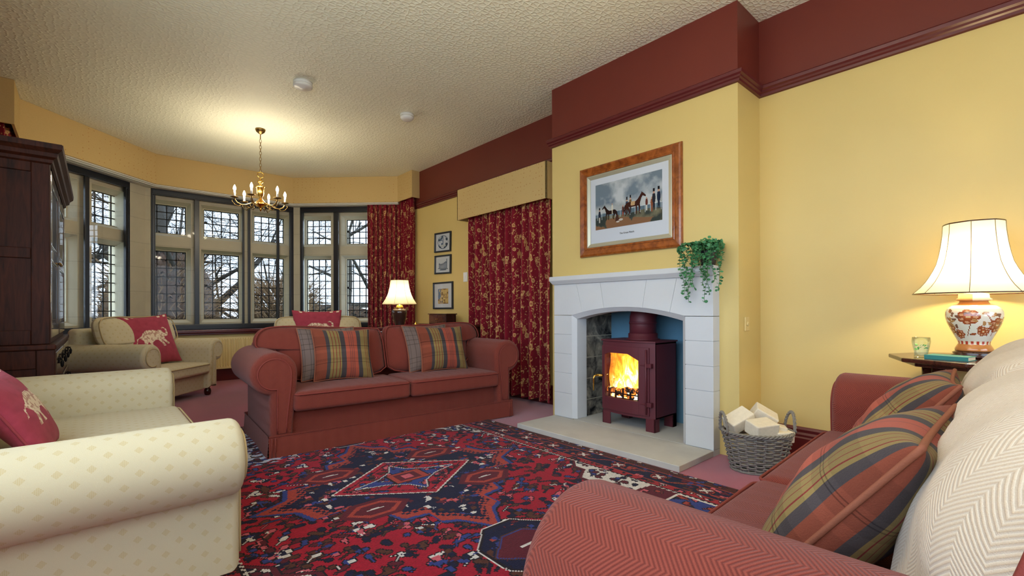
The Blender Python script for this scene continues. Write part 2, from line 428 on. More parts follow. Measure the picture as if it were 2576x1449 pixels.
def pillow_mesh(w, hgt, T, n, cf, cb=None, wr=.0):
    """upright pillow: x across, z up from 0, thickness y"""
    u = np.linspace(-1, 1, n+1); u = np.sin(u*pi/2)*.55+u*.45
    U, Vv = np.meshgrid(u, u)
    th = T/2*((1-U**2).clip(0)*(1-Vv**2).clip(0))**.42
    wob = 1+wr*(np.sin(U*7+Vv*3)*np.cos(Vv*6-U*2))
    X = w/2*U*(1-.09*(1-Vv**2)); Z = hgt/2+hgt/2*Vv*(1-.09*(1-U**2))
    mb = MB(); mb.grid(np.stack([X, -th*wob, Z], -1), uv=np.stack([X, Z], -1))
    mb.grid(np.stack([X, th*wob, Z], -1)[:, ::-1], uv=np.stack([X, Z], -1)[:, ::-1])
    uc = (u[1:]+u[:-1])/2; Uc, Vc = np.meshgrid(uc, uc)
    a = cf(Uc, Vc).reshape(-1, 3); b = (cb or cf)(Uc, Vc)[:, ::-1].reshape(-1, 3)
    edge = [(w/2*p*(1-.09*(1-q**2)), 0, hgt/2+hgt/2*q*(1-.09*(1-p**2))) for p, q in
            [(t, -1) for t in np.linspace(-1, 1, 24)[:-1]]+[(1, t) for t in np.linspace(-1, 1, 24)[:-1]]+[(t, 1) for t in np.linspace(1, -1, 24)[:-1]]+[(-1, t) for t in np.linspace(1, -1, 24)[:-1]]]
    return mb, np.vstack([a, b]), edge
def make_pillow(name, label, w, h, T, n, cf, pipe, cb=None, group=None):
    mb, c, edge = pillow_mesh(w, h, T, n, cf, cb, .05)
    r = mb.build(name, 'wool', None, True, cols=c)
    MB().tube(edge, .006, 8, True).build('piping', pipe, r, True)
    return tag(r, label, 'cushion', group)
def put(o, loc, rz=0, tilt=0, roll=0):
    o.matrix_world = Matrix.Translation(loc) @ Matrix.Rotation(rz, 4, 'Z') @ Matrix.Rotation(-tilt, 4, 'X') @ Matrix.Rotation(roll, 4, 'Y')

# rounded box with crown
def rbox(cx, cy, cz, sx, sy, sz, r=.04, n=20, crown=0.0, sag=0.0):
    h = V(sx, sy, sz)/2
    def ax(hh):
        a = np.concatenate([-hh+r*(1-np.cos(np.linspace(0, pi/2, 6)))*1.0, np.linspace(-hh+r, hh-r, n)[1:-1], hh-r+r*np.sin(np.linspace(0, pi/2, 6))])
        return a
    mb = MB()
    for d in range(3):
        e = [i for i in range(3) if i != d]
        A = ax(h[e[0]]); B = ax(h[e[1]])
        for sg in (-1, 1):
            P = np.zeros((len(A), len(B), 3)); P[..., e[0]] = A[:, None]; P[..., e[1]] = B[None, :]; P[..., d] = sg*h[d]
            inner = np.clip(P, -(h-r), h-r); dd = P-inner; L = np.linalg.norm(dd, axis=-1, keepdims=True)
            Q = inner+dd/np.maximum(L, 1e-9)*r
            cw = (1-(Q[..., 0]/h[0])**2).clip(0)*(1-(Q[..., 1]/h[1])**2).clip(0)
            Q[..., 2] += np.where(Q[..., 2] > 0, 1, -.25)*crown*cw**.6
            Q[..., 1] -= sag*(1-(Q[..., 0]/h[0])**2).clip(0)*(1-(Q[..., 2]/h[2])**2).clip(0)*(Q[..., 1] < 0)
            uv = np.stack([P[..., e[0]], P[..., e[1]]], -1)+.13*d
            if (sg > 0) == (d == 1): Q = Q[::-1]; uv = uv[::-1]
            mb.grid(Q+V(cx, cy, cz), uv=uv)
    return mb
def outline_pad(outline, y0, thick, lean, zref, c=None, bulge=.05, rings=10):
    """star-shaped outline (x,z) closed -> soft pad; front at y0, leaning back with height"""
    O = np.array(outline, float); n = len(O)
    cc = O.mean(0) if c is None else np.array(c)
    mb = MB(); R = np.linspace(0, 1, rings+1); R = np.sin(R*pi/2)**.9
    fr = []; uv = []
    for r in R:
        p = cc+(O-cc)*r; hh = (1-r**5).clip(0)**.5
        y = y0+thick*.5-(thick*.5*hh+bulge*(1-r*r))+(p[:, 1]-zref)*lean
        fr.append(np.stack([p[:, 0], y, p[:, 1]], -1)); uv.append(p)
    mb.grid(np.array(fr), False, True, np.array(uv))
    bk = []
    for r in R:
        p = cc+(O-cc)*r; hh = (1-r**8).clip(0)**.5
        y = y0+thick*.5+thick*.5*hh+(p[:, 1]-zref)*lean
        bk.append(np.stack([p[:, 0], y, p[:, 1]], -1))
    mb.grid(np.array(bk)[:, ::-1], False, True, np.array(uv)[:, ::-1])
    pipe = [(x, y0+thick*.18+(z-zref)*lean, z) for x, z in (cc+(O-cc)*.985)]
    return mb, pipe
def smooth_poly(pts, k=3):
    P = np.array(pts, float)
    for _ in range(k):
        Q = np.roll(P, -1, 0); P = np.stack([P*.75+Q*.25, P*.25+Q*.75], 1).reshape(-1, 2)
    return P
def arm_profile(xin, zb, cx, cz, R, i=0.0, na=40, nl=8):
    x1 = xin-i; r = R-i; pts = []
    for t in np.linspace(0, 1, nl, endpoint=False):
        s = t*t*(3-2*t)
        pts.append((x1+(cx+r-x1)*s, zb+i+(cz-zb-i)*t))
    th = 2*pi-math.acos(max(-1, min(1, (i-cx)/r)))
    for a in np.linspace(0, th, na): pts.append((cx+r*cos(a), cz+r*sin(a)))
    zl = cz+r*sin(th)
    for t in np.linspace(0, 1, nl)[1:]: pts.append((i, zl+(zb+i-zl)*t))
    return np.array(pts)
def make_arm(root, W, D, mirror, fab, pipe, xin, zb, cx, cz, R, rnd=.03):
    fx = (lambda p: W-p) if mirror else (lambda p: p)
    ys = [(rnd, 0.0), (rnd*.6, rnd*.12), (rnd*.3, rnd*.35), (rnd*.08, rnd*.7), (0, rnd)]+[(0, y) for y in np.linspace(rnd, D, 12)[1:]]
    P = []; UV = []
    for (ins, y) in ys:
        q = arm_profile(xin, zb, cx, cz, R, ins); d = np.r_[0, np.cumsum(np.hypot(*np.diff(q, axis=0).T))]
        P.append([(fx(a), y, b) for a, b in q]); UV.append([(y+(rnd-ins if y < rnd else 0)*.0, s) for s in d])
    P = np.array(P); UV = np.array(UV)
    UV = np.stack([UV[..., 1], UV[..., 0]], -1)
    mb = MB()
    mb.grid(P if mirror else P[:, ::-1], uv=UV if mirror else UV[:, ::-1])
    q = arm_profile(xin, zb, cx, cz, R, rnd); n = len(q)
    mb.add([(fx(a), 0, b) for a, b in q], [tuple(range(n)) if not mirror else tuple(range(n))[::-1]], [(a, b) for a, b in q])
    q = arm_profile(xin, zb, cx, cz, R, 0)
    mb.add([(fx(a), D, b) for a, b in q], [tuple(range(n))[::-1] if not mirror else tuple(range(n))], [(a, b) for a, b in q])
    arm = mb.build('arm', fab, root, True)
    q = arm_profile(xin, zb, cx, cz, R, rnd+.016); q0 = [(fx(a), b) for a, b in q]
    mp = MB()
    front = [(a, -.006, b) for a, b in q0]; rear = [(a, .01, b) for a, b in q0]
    mp.add(front+rear, [tuple(range(n)) if not mirror else tuple(range(n))[::-1]]+[(i, (i+1) % n, n+(i+1) % n, n+i) for i in range(n)], [(a, b) for a, _, b in front+rear])
    pn = mp.build('arm_panel', fab, arm)
    MB().tube(front, .0045, 6, False).build('piping', pipe, pn, True)
    return arm
def bun_foot(mb, x, y, z1):
    return mb.lathe([(.018, 0), (.032, .006), (.04, z1*.4), (.036, z1*.7), (.022, z1*.85), (.03, z1)], 16, (x, y, 0))
def make_sofa(name, label, cat, W, D, fab, pipe, seats, seat_z, cush, armz, R, backz, skirt, loc, rz, group=None, lobes=True, xin=.15, cxa=.03, dip=.02, front_in=0.0, back_y=None):
    """local: x left to right as seen from the front, y towards the back, z up; origin at the front centre"""
    root = thing(name, label, cat, loc, rz, group)
    zb = .13 if skirt else .10; cz = armz-R
    o = W/2
    def sh(mb): mb.v = [(p[0]-o, p[1], p[2]) for p in mb.v]; return mb
    # arms are made in unshifted coordinates, then moved
    for mir in (False, True):
        a = make_arm(root, W, D*.93, mir, fab, pipe, xin, zb, cxa, cz, R)
        for q in [a]+list(a.children)+[g for c in a.children for g in c.children]:
            for vert in q.data.vertices: vert.co.x -= o
    z0 = seat_z-cush
    sh(rbox(W/2, .05+D*.45, (zb+z0)/2-.005, W-2*xin+.02, D*.86, z0-zb+.02, .015, 8)).build('front_rail', fab, root, True)
    sh(rbox(W/2, D-.08, (zb+backz-.12)/2, W-.06, .14, backz-.12-zb, .05, 14)).build('back_frame', fab, root, True)
    # seat cushions
    wi = (W-2*xin)/seats
    for k in range(seats):
        x = xin+wi*(k+.5)
        yb = .46 if back_y is None else back_y+.06
        c = sh(rbox(x, -.015+front_in+(yb+.08)/2, z0+cush/2+.003, wi-.008, yb+.10, cush-.012, .035, 22, .018)).build('seat_cushion', fab, root, True)
        ww = wi/2-.012
        for zz in (cush-.02,):
            loop = []
            x0, x1, y0, y1 = x-ww, x+ww, -.052+front_in+.022, yb
            rr = .035
            for (px, py, a0) in ((x0+rr, y0+rr, 180), (x1-rr, y0+rr, 270), (x1-rr, y1-rr, 0), (x0+rr, y1-rr, 90)):
                for a in np.linspace(a0, a0+90, 6): loop.append((px+rr*cos(rad(a))-o, py+rr*sin(rad(a)), z0+zz))
            MB().tube(loop, .0055, 6, True).build('piping', pipe, c, True)
    # back cushions
    zs = seat_z-.01
    xs = np.linspace(xin, W-xin, seats+1)
    for k in range(seats):
        a, b = xs[k]+.004, xs[k+1]-.004
        left = k == 0; right = k == seats-1
        ex = xin+.0 if lobes else xin-.06
        pts = []
        h = backz
        if left: pts += [(a+.005, zs), (a+.005, armz-.02), (a-ex*.55, armz-.02), (a-ex-.012, armz+.0), (a-ex-.014, h-.10), (a-ex+.02, h-.035), (a-ex+.09, h), (a-ex+.28, h+.006)]
        else: pts += [(a, zs), (a, zs+.2), (a, h-.16), (a+.02, h-.04), (a+.08, h-.012)]
        pts += [((a+b)/2, h-dip*.5)]
        if right: pts += [(b+ex-.28, h+.006), (b+ex-.09, h), (b+ex-.02, h-.035), (b+ex+.014, h-.10), (b+ex+.012, armz+.0), (b+ex*.55, armz-.02), (b-.005, armz-.02), (b-.005, zs)]
        else: pts += [(b-.08, h-dip), (b-.02, h-.04), (b, h-.16), (b, zs+.2), (b, zs)]
        O = smooth_poly(pts, 2)
        cx_ = (a+b)/2; mb, pp = outline_pad([(x-o, z) for x, z in O], (D-.56 if back_y is None else back_y), .17, .30, zs, (cx_-o, (zs+h)/2+.03), .035)
        c = mb.build('back_cushion', fab, root, True)
        MB().tube(pp, .006, 6, True).build('piping', pipe, c, True)
    if skirt:
        mb = MB()
        def strip(p, q, nseg=24, pleats=()):
            p = V(*p); q = V(*q); L = np.linalg.norm(q-p); t = (q-p)/L; nrm = V(t[1], -t[0])
            P = []; UV = []
            for s in np.linspace(0, L, nseg*3):
                w = .004*sin(s*9)
                for pl in pleats:
                    w -= .012*math.exp(-((s-pl*L)/.006)**2)
                base = p+t*s
                P.append([(*(base+nrm*(.0)), .155), (*(base+nrm*(.004+w*.6)), .08), (*(base+nrm*(.010+w)), .008)]); UV.append([(s, .155), (s, .08), (s, .008)])
            mb.grid(np.array(P), uv=np.array(UV))
            P2 = [[(*(p+t*s+nrm*.004), .168), (*(p+t*s+nrm*.006), .16), (*(p+t*s), .152)] for s in np.linspace(0, L, 8)]
            mb.grid(np.array(P2))
        e = .012
        strip((-o-e, -e), (o+e, -e), 40, (.5,))
        strip((o+e, -e), (o+e, D+e)); strip((o+e, D+e), (-o-e, D+e)); strip((-o-e, D+e), (-o-e, -e))
        for sx in (-1, 1):
            for k in range(2): mb.box(sx*(o+e-.02-k*.022)-.004, sx*(o+e-.02-k*.022)+.004, -e-.012, -e+.01, .004, .148)
        mb.build('skirt', fab, root, True)
        mb = MB()
        for sx in (-1, 1):
            for y in (.08, D-.08): mb = MB(); bun_foot(mb, sx*(o-.1), y, .13); mb.build('foot', 'mahog', root, True)
    else:
        for sx in (-1, 1):
            for y in (.07, D-.08): mb = MB(); bun_foot(mb, sx*(o-.09), y, .105); mb.build('foot', 'mahog', root, True)
    return root

# ================================================================== ROOM SHELL
P0 = V(-.587, 6.897); P1 = V(.617, 8.08); P2 = V(2.395, 8.08); P3 = V(3.646, 6.87)
XL = -.76; XRN = 3.764; XRF = 3.794; YB = -2.6
def facet(A, B):
    t = (B-A)/np.linalg.norm(B-A); n = V(-t[1], t[0]); return A, t, n, np.linalg.norm(B-A)
FA = [facet(P0, P1), facet(P1, P2), facet(P2, P3)]
KT = math.tan(rad(22.5))
def bay_chain(d):
    k = d*KT
    A, t, n, L = FA[0]; a0 = A+n*d-t*.0
    A1, t1, n1, L1 = FA[1]; A2, t2, n2, L2 = FA[2]
    return [a0, A1+n1*d-t1*k, P2+n1*d+t1*k, P3+n2*d]
# floor and ceiling
c5 = bay_chain(.55)
def slab(name, z0, z1, mat):
    pts = [(XL-.3, YB-.2), (4.3, YB-.2), (4.3, 7.3), tuple(c5[3]), tuple(c5[2]), tuple(c5[1]), tuple(c5[0]), (XL-.3, 7.3)]
    return struct(MB().prism(pts, (0, 0, 0), (1, 0, 0), (0, 1, 0), (0, 0, 1), z0, z1).build(name, mat))
slab('floor', -.12, 0, 'carpet'); slab('ceiling', ZC, ZC+.15, 'ceiling')
struct(MB().box(XRN, XRN+.2, YB, 1.384, 0, ZC).build('wall_right', 'wall'))
struct(MB().box(XRF, XRF+.2, 3.178, 7.12, 0, ZC).build('wall_right_far', 'wall'))
# left wall with a wide window opening beside the sofa (out of frame)
mb = MB()
OY0, OY1, OZ0, OZ1 = -1.9, 3.3, .85, 2.75
mb.box(XL-.2, XL, YB, OY0, 0, ZC).box(XL-.2, XL, OY1, 7.12, 0, ZC).box(XL-.2, XL, OY0, OY1, 0, OZ0).box(XL-.2, XL, OY0, OY1, OZ1, ZC)
struct(mb.build('wall_left', 'wall'))
mb = MB()
for k in range(5):
    y = OY0+(OY1-OY0)*k/4; mb.box(XL-.16, XL-.1, y-.04, y+.04, OZ0, OZ1)
mb.box(XL-.16, XL-.1, OY0, OY1, OZ0, OZ0+.06).box(XL-.16, XL-.1, OY0, OY1, OZ1-.06, OZ1).box(XL-.155, XL-.105, OY0, OY1, 2.1, 2.16)
struct(mb.build('window_4', 'white'))
mb = MB(); BX0, BX1 = .2, 3.2
mb.box(XL-.2, BX0, YB-.2, YB, 0, ZC).box(BX1, XRN+.2, YB-.2, YB, 0, ZC).box(BX0, BX1, YB-.2, YB, 0, .85).box(BX0, BX1, YB-.2, YB, 2.6, ZC)
struct(mb.build('wall_back', 'wall'))
mb = MB()
for k in range(4): x = BX0+(BX1-BX0)*k/3; mb.box(x-.04, x+.04, YB-.16, YB-.1, .85, 2.6)
struct(mb.build('window_5', 'white'))

# chimney breast with fireplace opening
CX1, CY0, CY1 = 3.376, 1.384, 3.178; OPX = (1.735, 2.845)
mb = MB()
mb.box(CX1, 3.96, CY0, 1.66, 0, ZC).box(CX1, 3.96, 2.83, CY1, 0, ZC).box(CX1, 3.96, 1.66, 2.83, 1.2, ZC)
mb.box(3.95, 4.1, CY0, CY1, 0, ZC)
struct(mb.build('wall_chimney_breast', 'wall'))
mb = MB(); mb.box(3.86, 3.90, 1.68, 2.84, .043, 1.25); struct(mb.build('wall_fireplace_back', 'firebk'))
mb = MB(); mb.box(3.40, 3.86, 2.828, 2.85, .043, 1.25); mb.box(3.40, 3.86, 1.63, 1.675, .043, 1.25); struct(mb.build('wall_fireplace_side', 'sooty'))

# stone surround: arch plate built as strips
def arch_z(y, rise=.073, z0=1.0):
    c = (OPX[0]+OPX[1])/2; h = (OPX[1]-OPX[0])/2
    return z0+rise*(1-((y-c)/h)**2)
SX = 3.277; SY0, SY1 = 1.522, 3.067; STOP = 1.29
sur = thing('fireplace_surround', 'pale limestone fireplace surround with shallow arch and mantel on the chimney breast', 'fireplace', (SX, 2.3, 0))
def rel(mb): mb.v = [(p[0]-SX, p[1]-2.3, p[2]) for p in mb.v]; return mb
# jamb blocks
def jamb(y0, y1, zs, side):
    mb = MB(); g = .0035
    for a, b in zip(zs[:-1], zs[1:]):
        yy0, yy1 = (y0, y1)
        mb.box(SX, CX1+.03, yy0, yy1, a+g/2, b-g/2)
        mb.box(SX+.003, CX1+.03, yy0+.003, yy1-.003, a-g/2, a+g/2)
    return mb
zs = [.043, .27, .46, .64, .82, 1.0]
rel(jamb(SY0, OPX[0], zs, 0)).build('jamb', 'bath', sur, bevel=.003)
rel(jamb(OPX[1], SY1, zs, 1)).build('jamb', 'bath', sur, bevel=.003)
# plinth block ends run down past the hearth on the near side
rel(MB().box(SX, CX1-.002, SY0, SY0+.02, 0.0, .043)).build('jamb_foot', 'bath', sur)
# chamfered splay inside the opening
def splay():
    mb = MB(); n = 24
    ys = np.linspace(OPX[0], OPX[1], n); fr = [(SX, OPX[0], .045), ]+[(SX, y, arch_z(y)) for y in ys]+[(SX, OPX[1], .045)]
    i = .035
    def inn(y): return OPX[0]+i+(y-OPX[0])*(OPX[1]-OPX[0]-2*i)/(OPX[1]-OPX[0])
    bk = [(SX+.035, OPX[0]+i, .045)]+[(SX+.035, inn(y), arch_z(y)-i) for y in ys]+[(SX+.035, OPX[1]-i, .045)]
    b2 = [(CX1+.07, p[1], p[2]) for p in bk]
    mb.grid(np.array([fr, bk, b2])[:, ::-1]); return mb
rel(splay()).build('arch_reveal', 'bath', sur)
# lintel of five voussoirs
cuts = [SY0, 1.86, 2.10, 2.48, 2.72, SY1]; tops = [SY0, 1.80, 2.06, 2.52, 2.79, SY1]
for k in range(5):
    g = .002; mb = MB(); n = 10
    g = .0008; b0, b1, t0, t1 = cuts[k]+g, cuts[k+1]-g, tops[k]+g, tops[k+1]-g
    if k == 0: b0 = SY0
    if k == 4: b1 = SY1
    bot = []
    for y in np.linspace(b0, b1, 16):
        z = arch_z(y) if OPX[0] <= y <= OPX[1] else 1.002
        bot.append((y, z))
    if k == 0: bot = [(SY0, 1.002), (OPX[0], 1.002)]+[p for p in bot if p[0] > OPX[0]+.001]
    if k == 4: bot = [p for p in bot if p[0] < OPX[1]-.001]+[(OPX[1], 1.002), (SY1, 1.002)]
    poly = bot+[(t1, STOP), (t0, STOP)]
    m = (.02 if 0 < k < 4 else 0)
    mb.prism(poly, (0, 0, 0), (0, 1, 0), (0, 0, 1), (1, 0, 0), SX, CX1+.02)
    rel(mb).build('lintel_stone', 'bath', sur, bevel=.002)
mprof = [(0, STOP), (-.012, STOP), (-.042, 1.325), (-.042, 1.364), (.12, 1.364), (.12, STOP)]
mb = MB()
A = [(SX+p, SY0-.025+(.03-(-p if p < 0 else .042))*.0, z) for p, z in mprof]
def mring(y, s): return [(SX+p, y+s*((-p) if p < 0 else 0)*.6, z) for p, z in mprof]
mb.grid(np.array([mring(SY0, -1), mring(SY1, 1)]), False, True)
n = 6; mb.f += [tuple(range(n))[::-1], tuple(range(n, 2*n))]
rel(mb).build('mantel_shelf', 'bath', sur, bevel=.003)
# hearth
hb = thing('hearth', 'flat grey flagstone hearth slab projecting in front of the fireplace', 'hearth', (SX, 2.3, 0))
rel(MB().box(2.792, SX+.0, 1.522, 3.068, 0, .043)).build('hearth_slab', 'hearth', hb, bevel=.004)
rel(MB().box(SX+.002, 3.86, 1.70, 2.83, 0, .044)).build('back_hearth', 'hearth', hb)

# picture rail, skirting
def moulding(name, path, prof, mat='maroon', closed=False):
    """path of (x,y) with room side on the left normal sign sgn; prof (out,z)"""
    pts = [V(*p) for p in path]; n = len(pts); rings = []
    for i in range(n):
        d0 = pts[i]-pts[i-1] if i > 0 else pts[1]-pts[0]; d1 = pts[i+1]-pts[i] if i < n-1 else d0
        d0 = d0/np.linalg.norm(d0); d1 = d1/np.linalg.norm(d1)
        n0 = V(-d0[1], d0[0]); n1 = V(-d1[1], d1[0]); m = n0+n1; m = m/np.dot(m, n0) if np.dot(m, n0) > .1 else n0
        rings.append([(pts[i][0]+m[0]*o, pts[i][1]+m[1]*o, z) for o, z in prof])
    mb = MB(); mb.grid(np.array(rings), False, True)
    k = len(prof); mb.f += [tuple(range(k))[::-1], tuple(range((n-1)*k, n*k))]
    return struct(mb.build(name, mat))
RAILP = [(0, ZR), (.018, ZR+.004), (.02, ZR+.02), (.03, ZR+.028), (.03, ZR+.042), (.042, ZR+.052), (.045, ZR+.072), (.03, ZR+.085), (0, ZR+.088)]
path = [(XRN, YB+.01), (XRN, CY0), (CX1, CY0), (CX1, CY1), (XRF, CY1), (XRF, 6.46)]
moulding('trim_1', path, RAILP)
SKP = [(0, 0), (.026, 0), (.026, .13), (.02, .14), (.02, .155), (.012, .17), (.014, .19), (.006, .205), (0, .208)]
moulding('baseboard_right', [(XRN, YB+.01), (XRN, CY0), (CX1+.002, CY0)], SKP)
moulding('baseboard_right_far', [(CX1+.1, CY1), (XRF, CY1), (XRF, 7.0)], SKP)

# ------------------------------------------------------------------ BAY
SOF = 2.80; SIL = .775
def ringpoly(d0, d1):
    a = bay_chain(d0); b = bay_chain(d1)
    return [tuple(p) for p in a]+[tuple(p) for p in b[::-1]]
def bandprism(name, d0, d1, z0, z1, mat, bevel=0):
    a = bay_chain(d0); b = bay_chain(d1); mb = MB()
    a[0] = a[0]-FA[0][1]*.0; 
    for i in range(3):
        poly = [tuple(a[i]), tuple(a[i+1]), tuple(b[i+1]), tuple(b[i])]
        mb.prism(poly, (0, 0, 0), (1, 0, 0), (0, 1, 0), (0, 0, 1), z0, z1)
    return struct(mb.build(name, mat, bevel=bevel))
bandprism('wall_bay_below_window', .12, .5, 0, SIL-.07, 'yellow')
bandprism('window_sill', .03, .30, SIL-.045, SIL, 'maroon', .008)
bandprism('trim_2', .06, .14, SIL-.075, SIL-.045, 'maroon', .006)
bandprism('trim_3', .24, .55, SIL-.07, SIL, 'mullion')
bandprism('ceiling_bay_soffit', .02, .60, SOF, SOF+.1, 'plaster')
bandprism('trim_4', .05, .075, SOF-.012, SOF, 'plaster')
bandprism('trim_5', .13, .15, SOF-.008, SOF, 'plaster')
bandprism('wall_bay_lintel', .10, .6, SOF+.1, ZC, 'plaster')
# close the little returns where the canted sides meet the side walls
struct(MB().prism([tuple(P3+FA[2][2]*.1), tuple(P3+FA[2][2]*.6), (4.2, 7.3), (XRF, 7.1), (XRF, 6.95)], (0, 0, 0), (1, 0, 0), (0, 1, 0), (0, 0, 1), 0, ZC).build('wall_bay_return_right', 'yellow'))
struct(MB().prism([tuple(P0+FA[0][2]*.1), (XL, 6.95), (XL, 7.1), (XL-.3, 7.3), tuple(P0+FA[0][2]*.6)], (0, 0, 0), (1, 0, 0), (0, 1, 0), (0, 0, 1), 0, ZC).build('wall_bay_return_left', 'yellow'))
bandprism('baseboard_bay', .095, .12, 0, .2, 'maroon', .005)

# pelmet of the bay
pel = thing('bay_pelmet', 'long mustard sprigged pelmet running round the bay window below the ceiling', 'pelmet', (1.5, 7.2, 2.815))
def pelmet_strip(path, z0, z1, th, mat, name, parent, org):
    pts = [V(*p) for p in path]; mb = MB(); n = len(pts); rings = []
    for i in range(n):
        d0 = pts[i]-pts[i-1] if i > 0 else pts[1]-pts[0]; d1 = pts[i+1]-pts[i] if i < n-1 else d0
        d0 = d0/np.linalg.norm(d0); d1 = d1/np.linalg.norm(d1); n0 = V(-d0[1], d0[0]); n1 = V(-d1[1], d1[0]); m = n0+n1; m = m/np.dot(m, n0)
        a = pts[i]; b = pts[i]+m*th
        rings.append([(a[0]-org[0], a[1]-org[1], z0-org[2]), (a[0]-org[0], a[1]-org[1], z1-org[2]), (b[0]-org[0], b[1]-org[1], z1-org[2]), (b[0]-org[0], b[1]-org[1], z0-org[2])])
    mb.grid(np.array(rings), False, True); mb.f += [(3, 2, 1, 0), tuple(4*(n-1)+k for k in range(4))]
    return mb.build(name, mat, parent)
og = (1.5, 7.2, 2.815)
PZ0, PZ1 = 2.815, ZC-.002
for path in ([(XL+.01, 6.372), (-.578, 6.37), tuple(P0)], [tuple(P0), tuple(P1)], [tuple(P1), tuple(P2)], [tuple(P2), tuple(P3)], [tuple(P3), (3.648, 6.412), (XRF-.004, 6.424)]):
    pelmet_strip(path, PZ0, PZ1, .02, 'pelmet', 'pelmet_board', pel, og)

# windows of the bay
ZU = (2.20, 2.62); ZL_ = (.93, 1.94)
def in_facet(A, t, n):
    def f(s, d, z): q = A+t*s+n*d; return (q[0], q[1], z)
    return f
def bay_window(idx, F, lights, cells, fr_verts, fr_s, gl_d=.47, extra=None):
    A, t, n, L = F; f = in_facet(A, t, n)
    root = bpy.data.objects.new('window_%d' % idx, None); COL.objects.link(root); struct(root)
    ez = (0, 0, 1); T3 = (t[0], t[1], 0); N3 = (n[0], n[1], 0)
    # stone tracery
    mb = MB()
    zc = [(SIL, (ZL_[1]+ZU[0])/2, ZL_), ((ZL_[1]+ZU[0])/2, SOF, ZU)]
    for (c0, c1), (l0, l1) in zip(cells, lights):
        for z0, z1, (g0, g1) in zc:
            i1 = .05
            def rect(a, b, c, d, dep): return [f(a, dep, c), f(b, dep, c), f(b, dep, d), f(a, dep, d)]
            R = [rect(c0, c1, z0, z1, .34), rect(l0-i1, l1+i1, g0-i1, g1+i1, .34), rect(l0-.012, l1+.012, g0-.012, g1+.012, .43), rect(l0, l1, g0, g1, .435), rect(l0, l1, g0, g1, .52)]
            mb.grid(np.array(R)[:, ::-1], False, True)
    lo, hi = cells[0][0], cells[-1][1]
    mb.build('stone_mullions', 'mullion', root)
    # leaded lights
    for (l0, l1) in lights:
        for (g0, g1), rows in ((ZU, 4), (ZL_, 8)):
            cols_ = 4
            c = f((l0+l1)/2, gl_d, (g0+g1)/2)
            pn = MB().obox(c, (T3, N3, ez), ((l1-l0)/2, .002, (g1-g0)/2)).build('glass_pane', 'pane', root)
            lb = MB()
            ss = np.linspace(l0, l1, cols_+1); zz = np.linspace(g0, g1, rows+1)
            for i, s_ in enumerate(ss): lb.obox(f(s_, gl_d, (g0+g1)/2), (T3, N3, ez), (.007 if 0 < i < cols_ else .011, .006, (g1-g0)/2))
            for i, z_ in enumerate(zz): lb.obox(f((l0+l1)/2, gl_d, z_), (T3, N3, ez), ((l1-l0)/2, .006, .0065 if 0 < i < rows else .011))
            lb.build('lead_lattice', 'lead', root)
    # black secondary glazing frame
    s0, s1 = fr_s; d = .262
    def bar(a, b, z0, z1, dep=.02, dd=0): return MB().obox(f((a+b)/2, d+dd, (z0+z1)/2), (T3, N3, ez), ((b-a)/2, dep, (z1-z0)/2))
    mb = MB(); 
    for (a, b, z0, z1) in [(s0, s1, 2.715, SOF), (s0, s1, SIL, .855), (s0, s0+.05, .855, 2.715), (s1-.06, s1, .855, 2.715)]:
        q = bar(a, b, z0, z1); mb.add(q.v, q.f)
        q = bar(a+.012, b-.012, z0+.012, z1-.012, .03); mb.add(q.v, q.f)
    mb.build('black_outer_frame', 'black', root, bevel=.004)
    mb = MB()
    for (a, b) in fr_verts:
        q = bar(a, b, .84, 2.73, .014, .01); mb.add(q.v, q.f)
    mb.build('black_sash_stile', 'black', root, bevel=.003)
    bar(s0+.03, s1-.03, .84, 2.73, .0015, .012).build('secondary_pane', 'pane', root)
    return root, f, (T3, N3, ez)
k25 = .25*KT
r1, f1, a1 = bay_window(1, FA[0], [(.43, .86), (1.14, 1.596)], [(.2, 1.0), (1.0, 1.90)], [(.93, .984)], (.30, 1.534))
# centre facet s measured from P1.x = .617
sx = lambda x: x-.617
r2, f2, a2 = bay_window(2, FA[1], [(sx(.54), sx(1.005)), (sx(1.232), sx(1.709)), (sx(1.928), sx(2.386))], [(-.32, sx(1.118)), (sx(1.118), sx(1.818)), (sx(1.818), 2.1)], [(sx(1.09), sx(1.15)), (sx(1.72), sx(1.75)), (sx(1.80), sx(1.835)), (sx(2.225), sx(2.265))], (sx(.575), sx(2.482)))
r3, f3, a3 = bay_window(3, FA[2], [(.016, .445), (.718, 1.16)], [(-.25, .58), (.58, 1.45)], [(.568, .65)], (.0, 1.40))
# casement handles and stays
def casement(f, ax, root, l0, z0, z1, hz):
    mb = MB(); mb.obox(f(l0+.03, .445, hz), ax, (.018, .008, .012)); mb.tube([f(l0+.035, .435, hz), f(l0+.06, .43, hz-.02), f(l0+.10, .43, hz-.07)], .006, 6)
    mb.build('casement_handle', 'iron', root)
    MB().tube([f(l0+.03, .445, z0+.02), f(l0+.14, .44, z0+.03), f(l0+.3, .445, z0+.015)], .006, 6).build('casement_stay', 'iron', root)
    mb = MB(); 
    for (a, b) in ((ZU, 0), (ZL_, 0)): pass
for (ff, ax, rt, l) in ((f2, a2, r2, sx(1.232)), (f3, a3, r3, .718)):
    casement(ff, ax, rt, l, ZU[0], ZU[1], 2.42); casement(ff, ax, rt, l, ZL_[0], ZL_[1], 1.45)
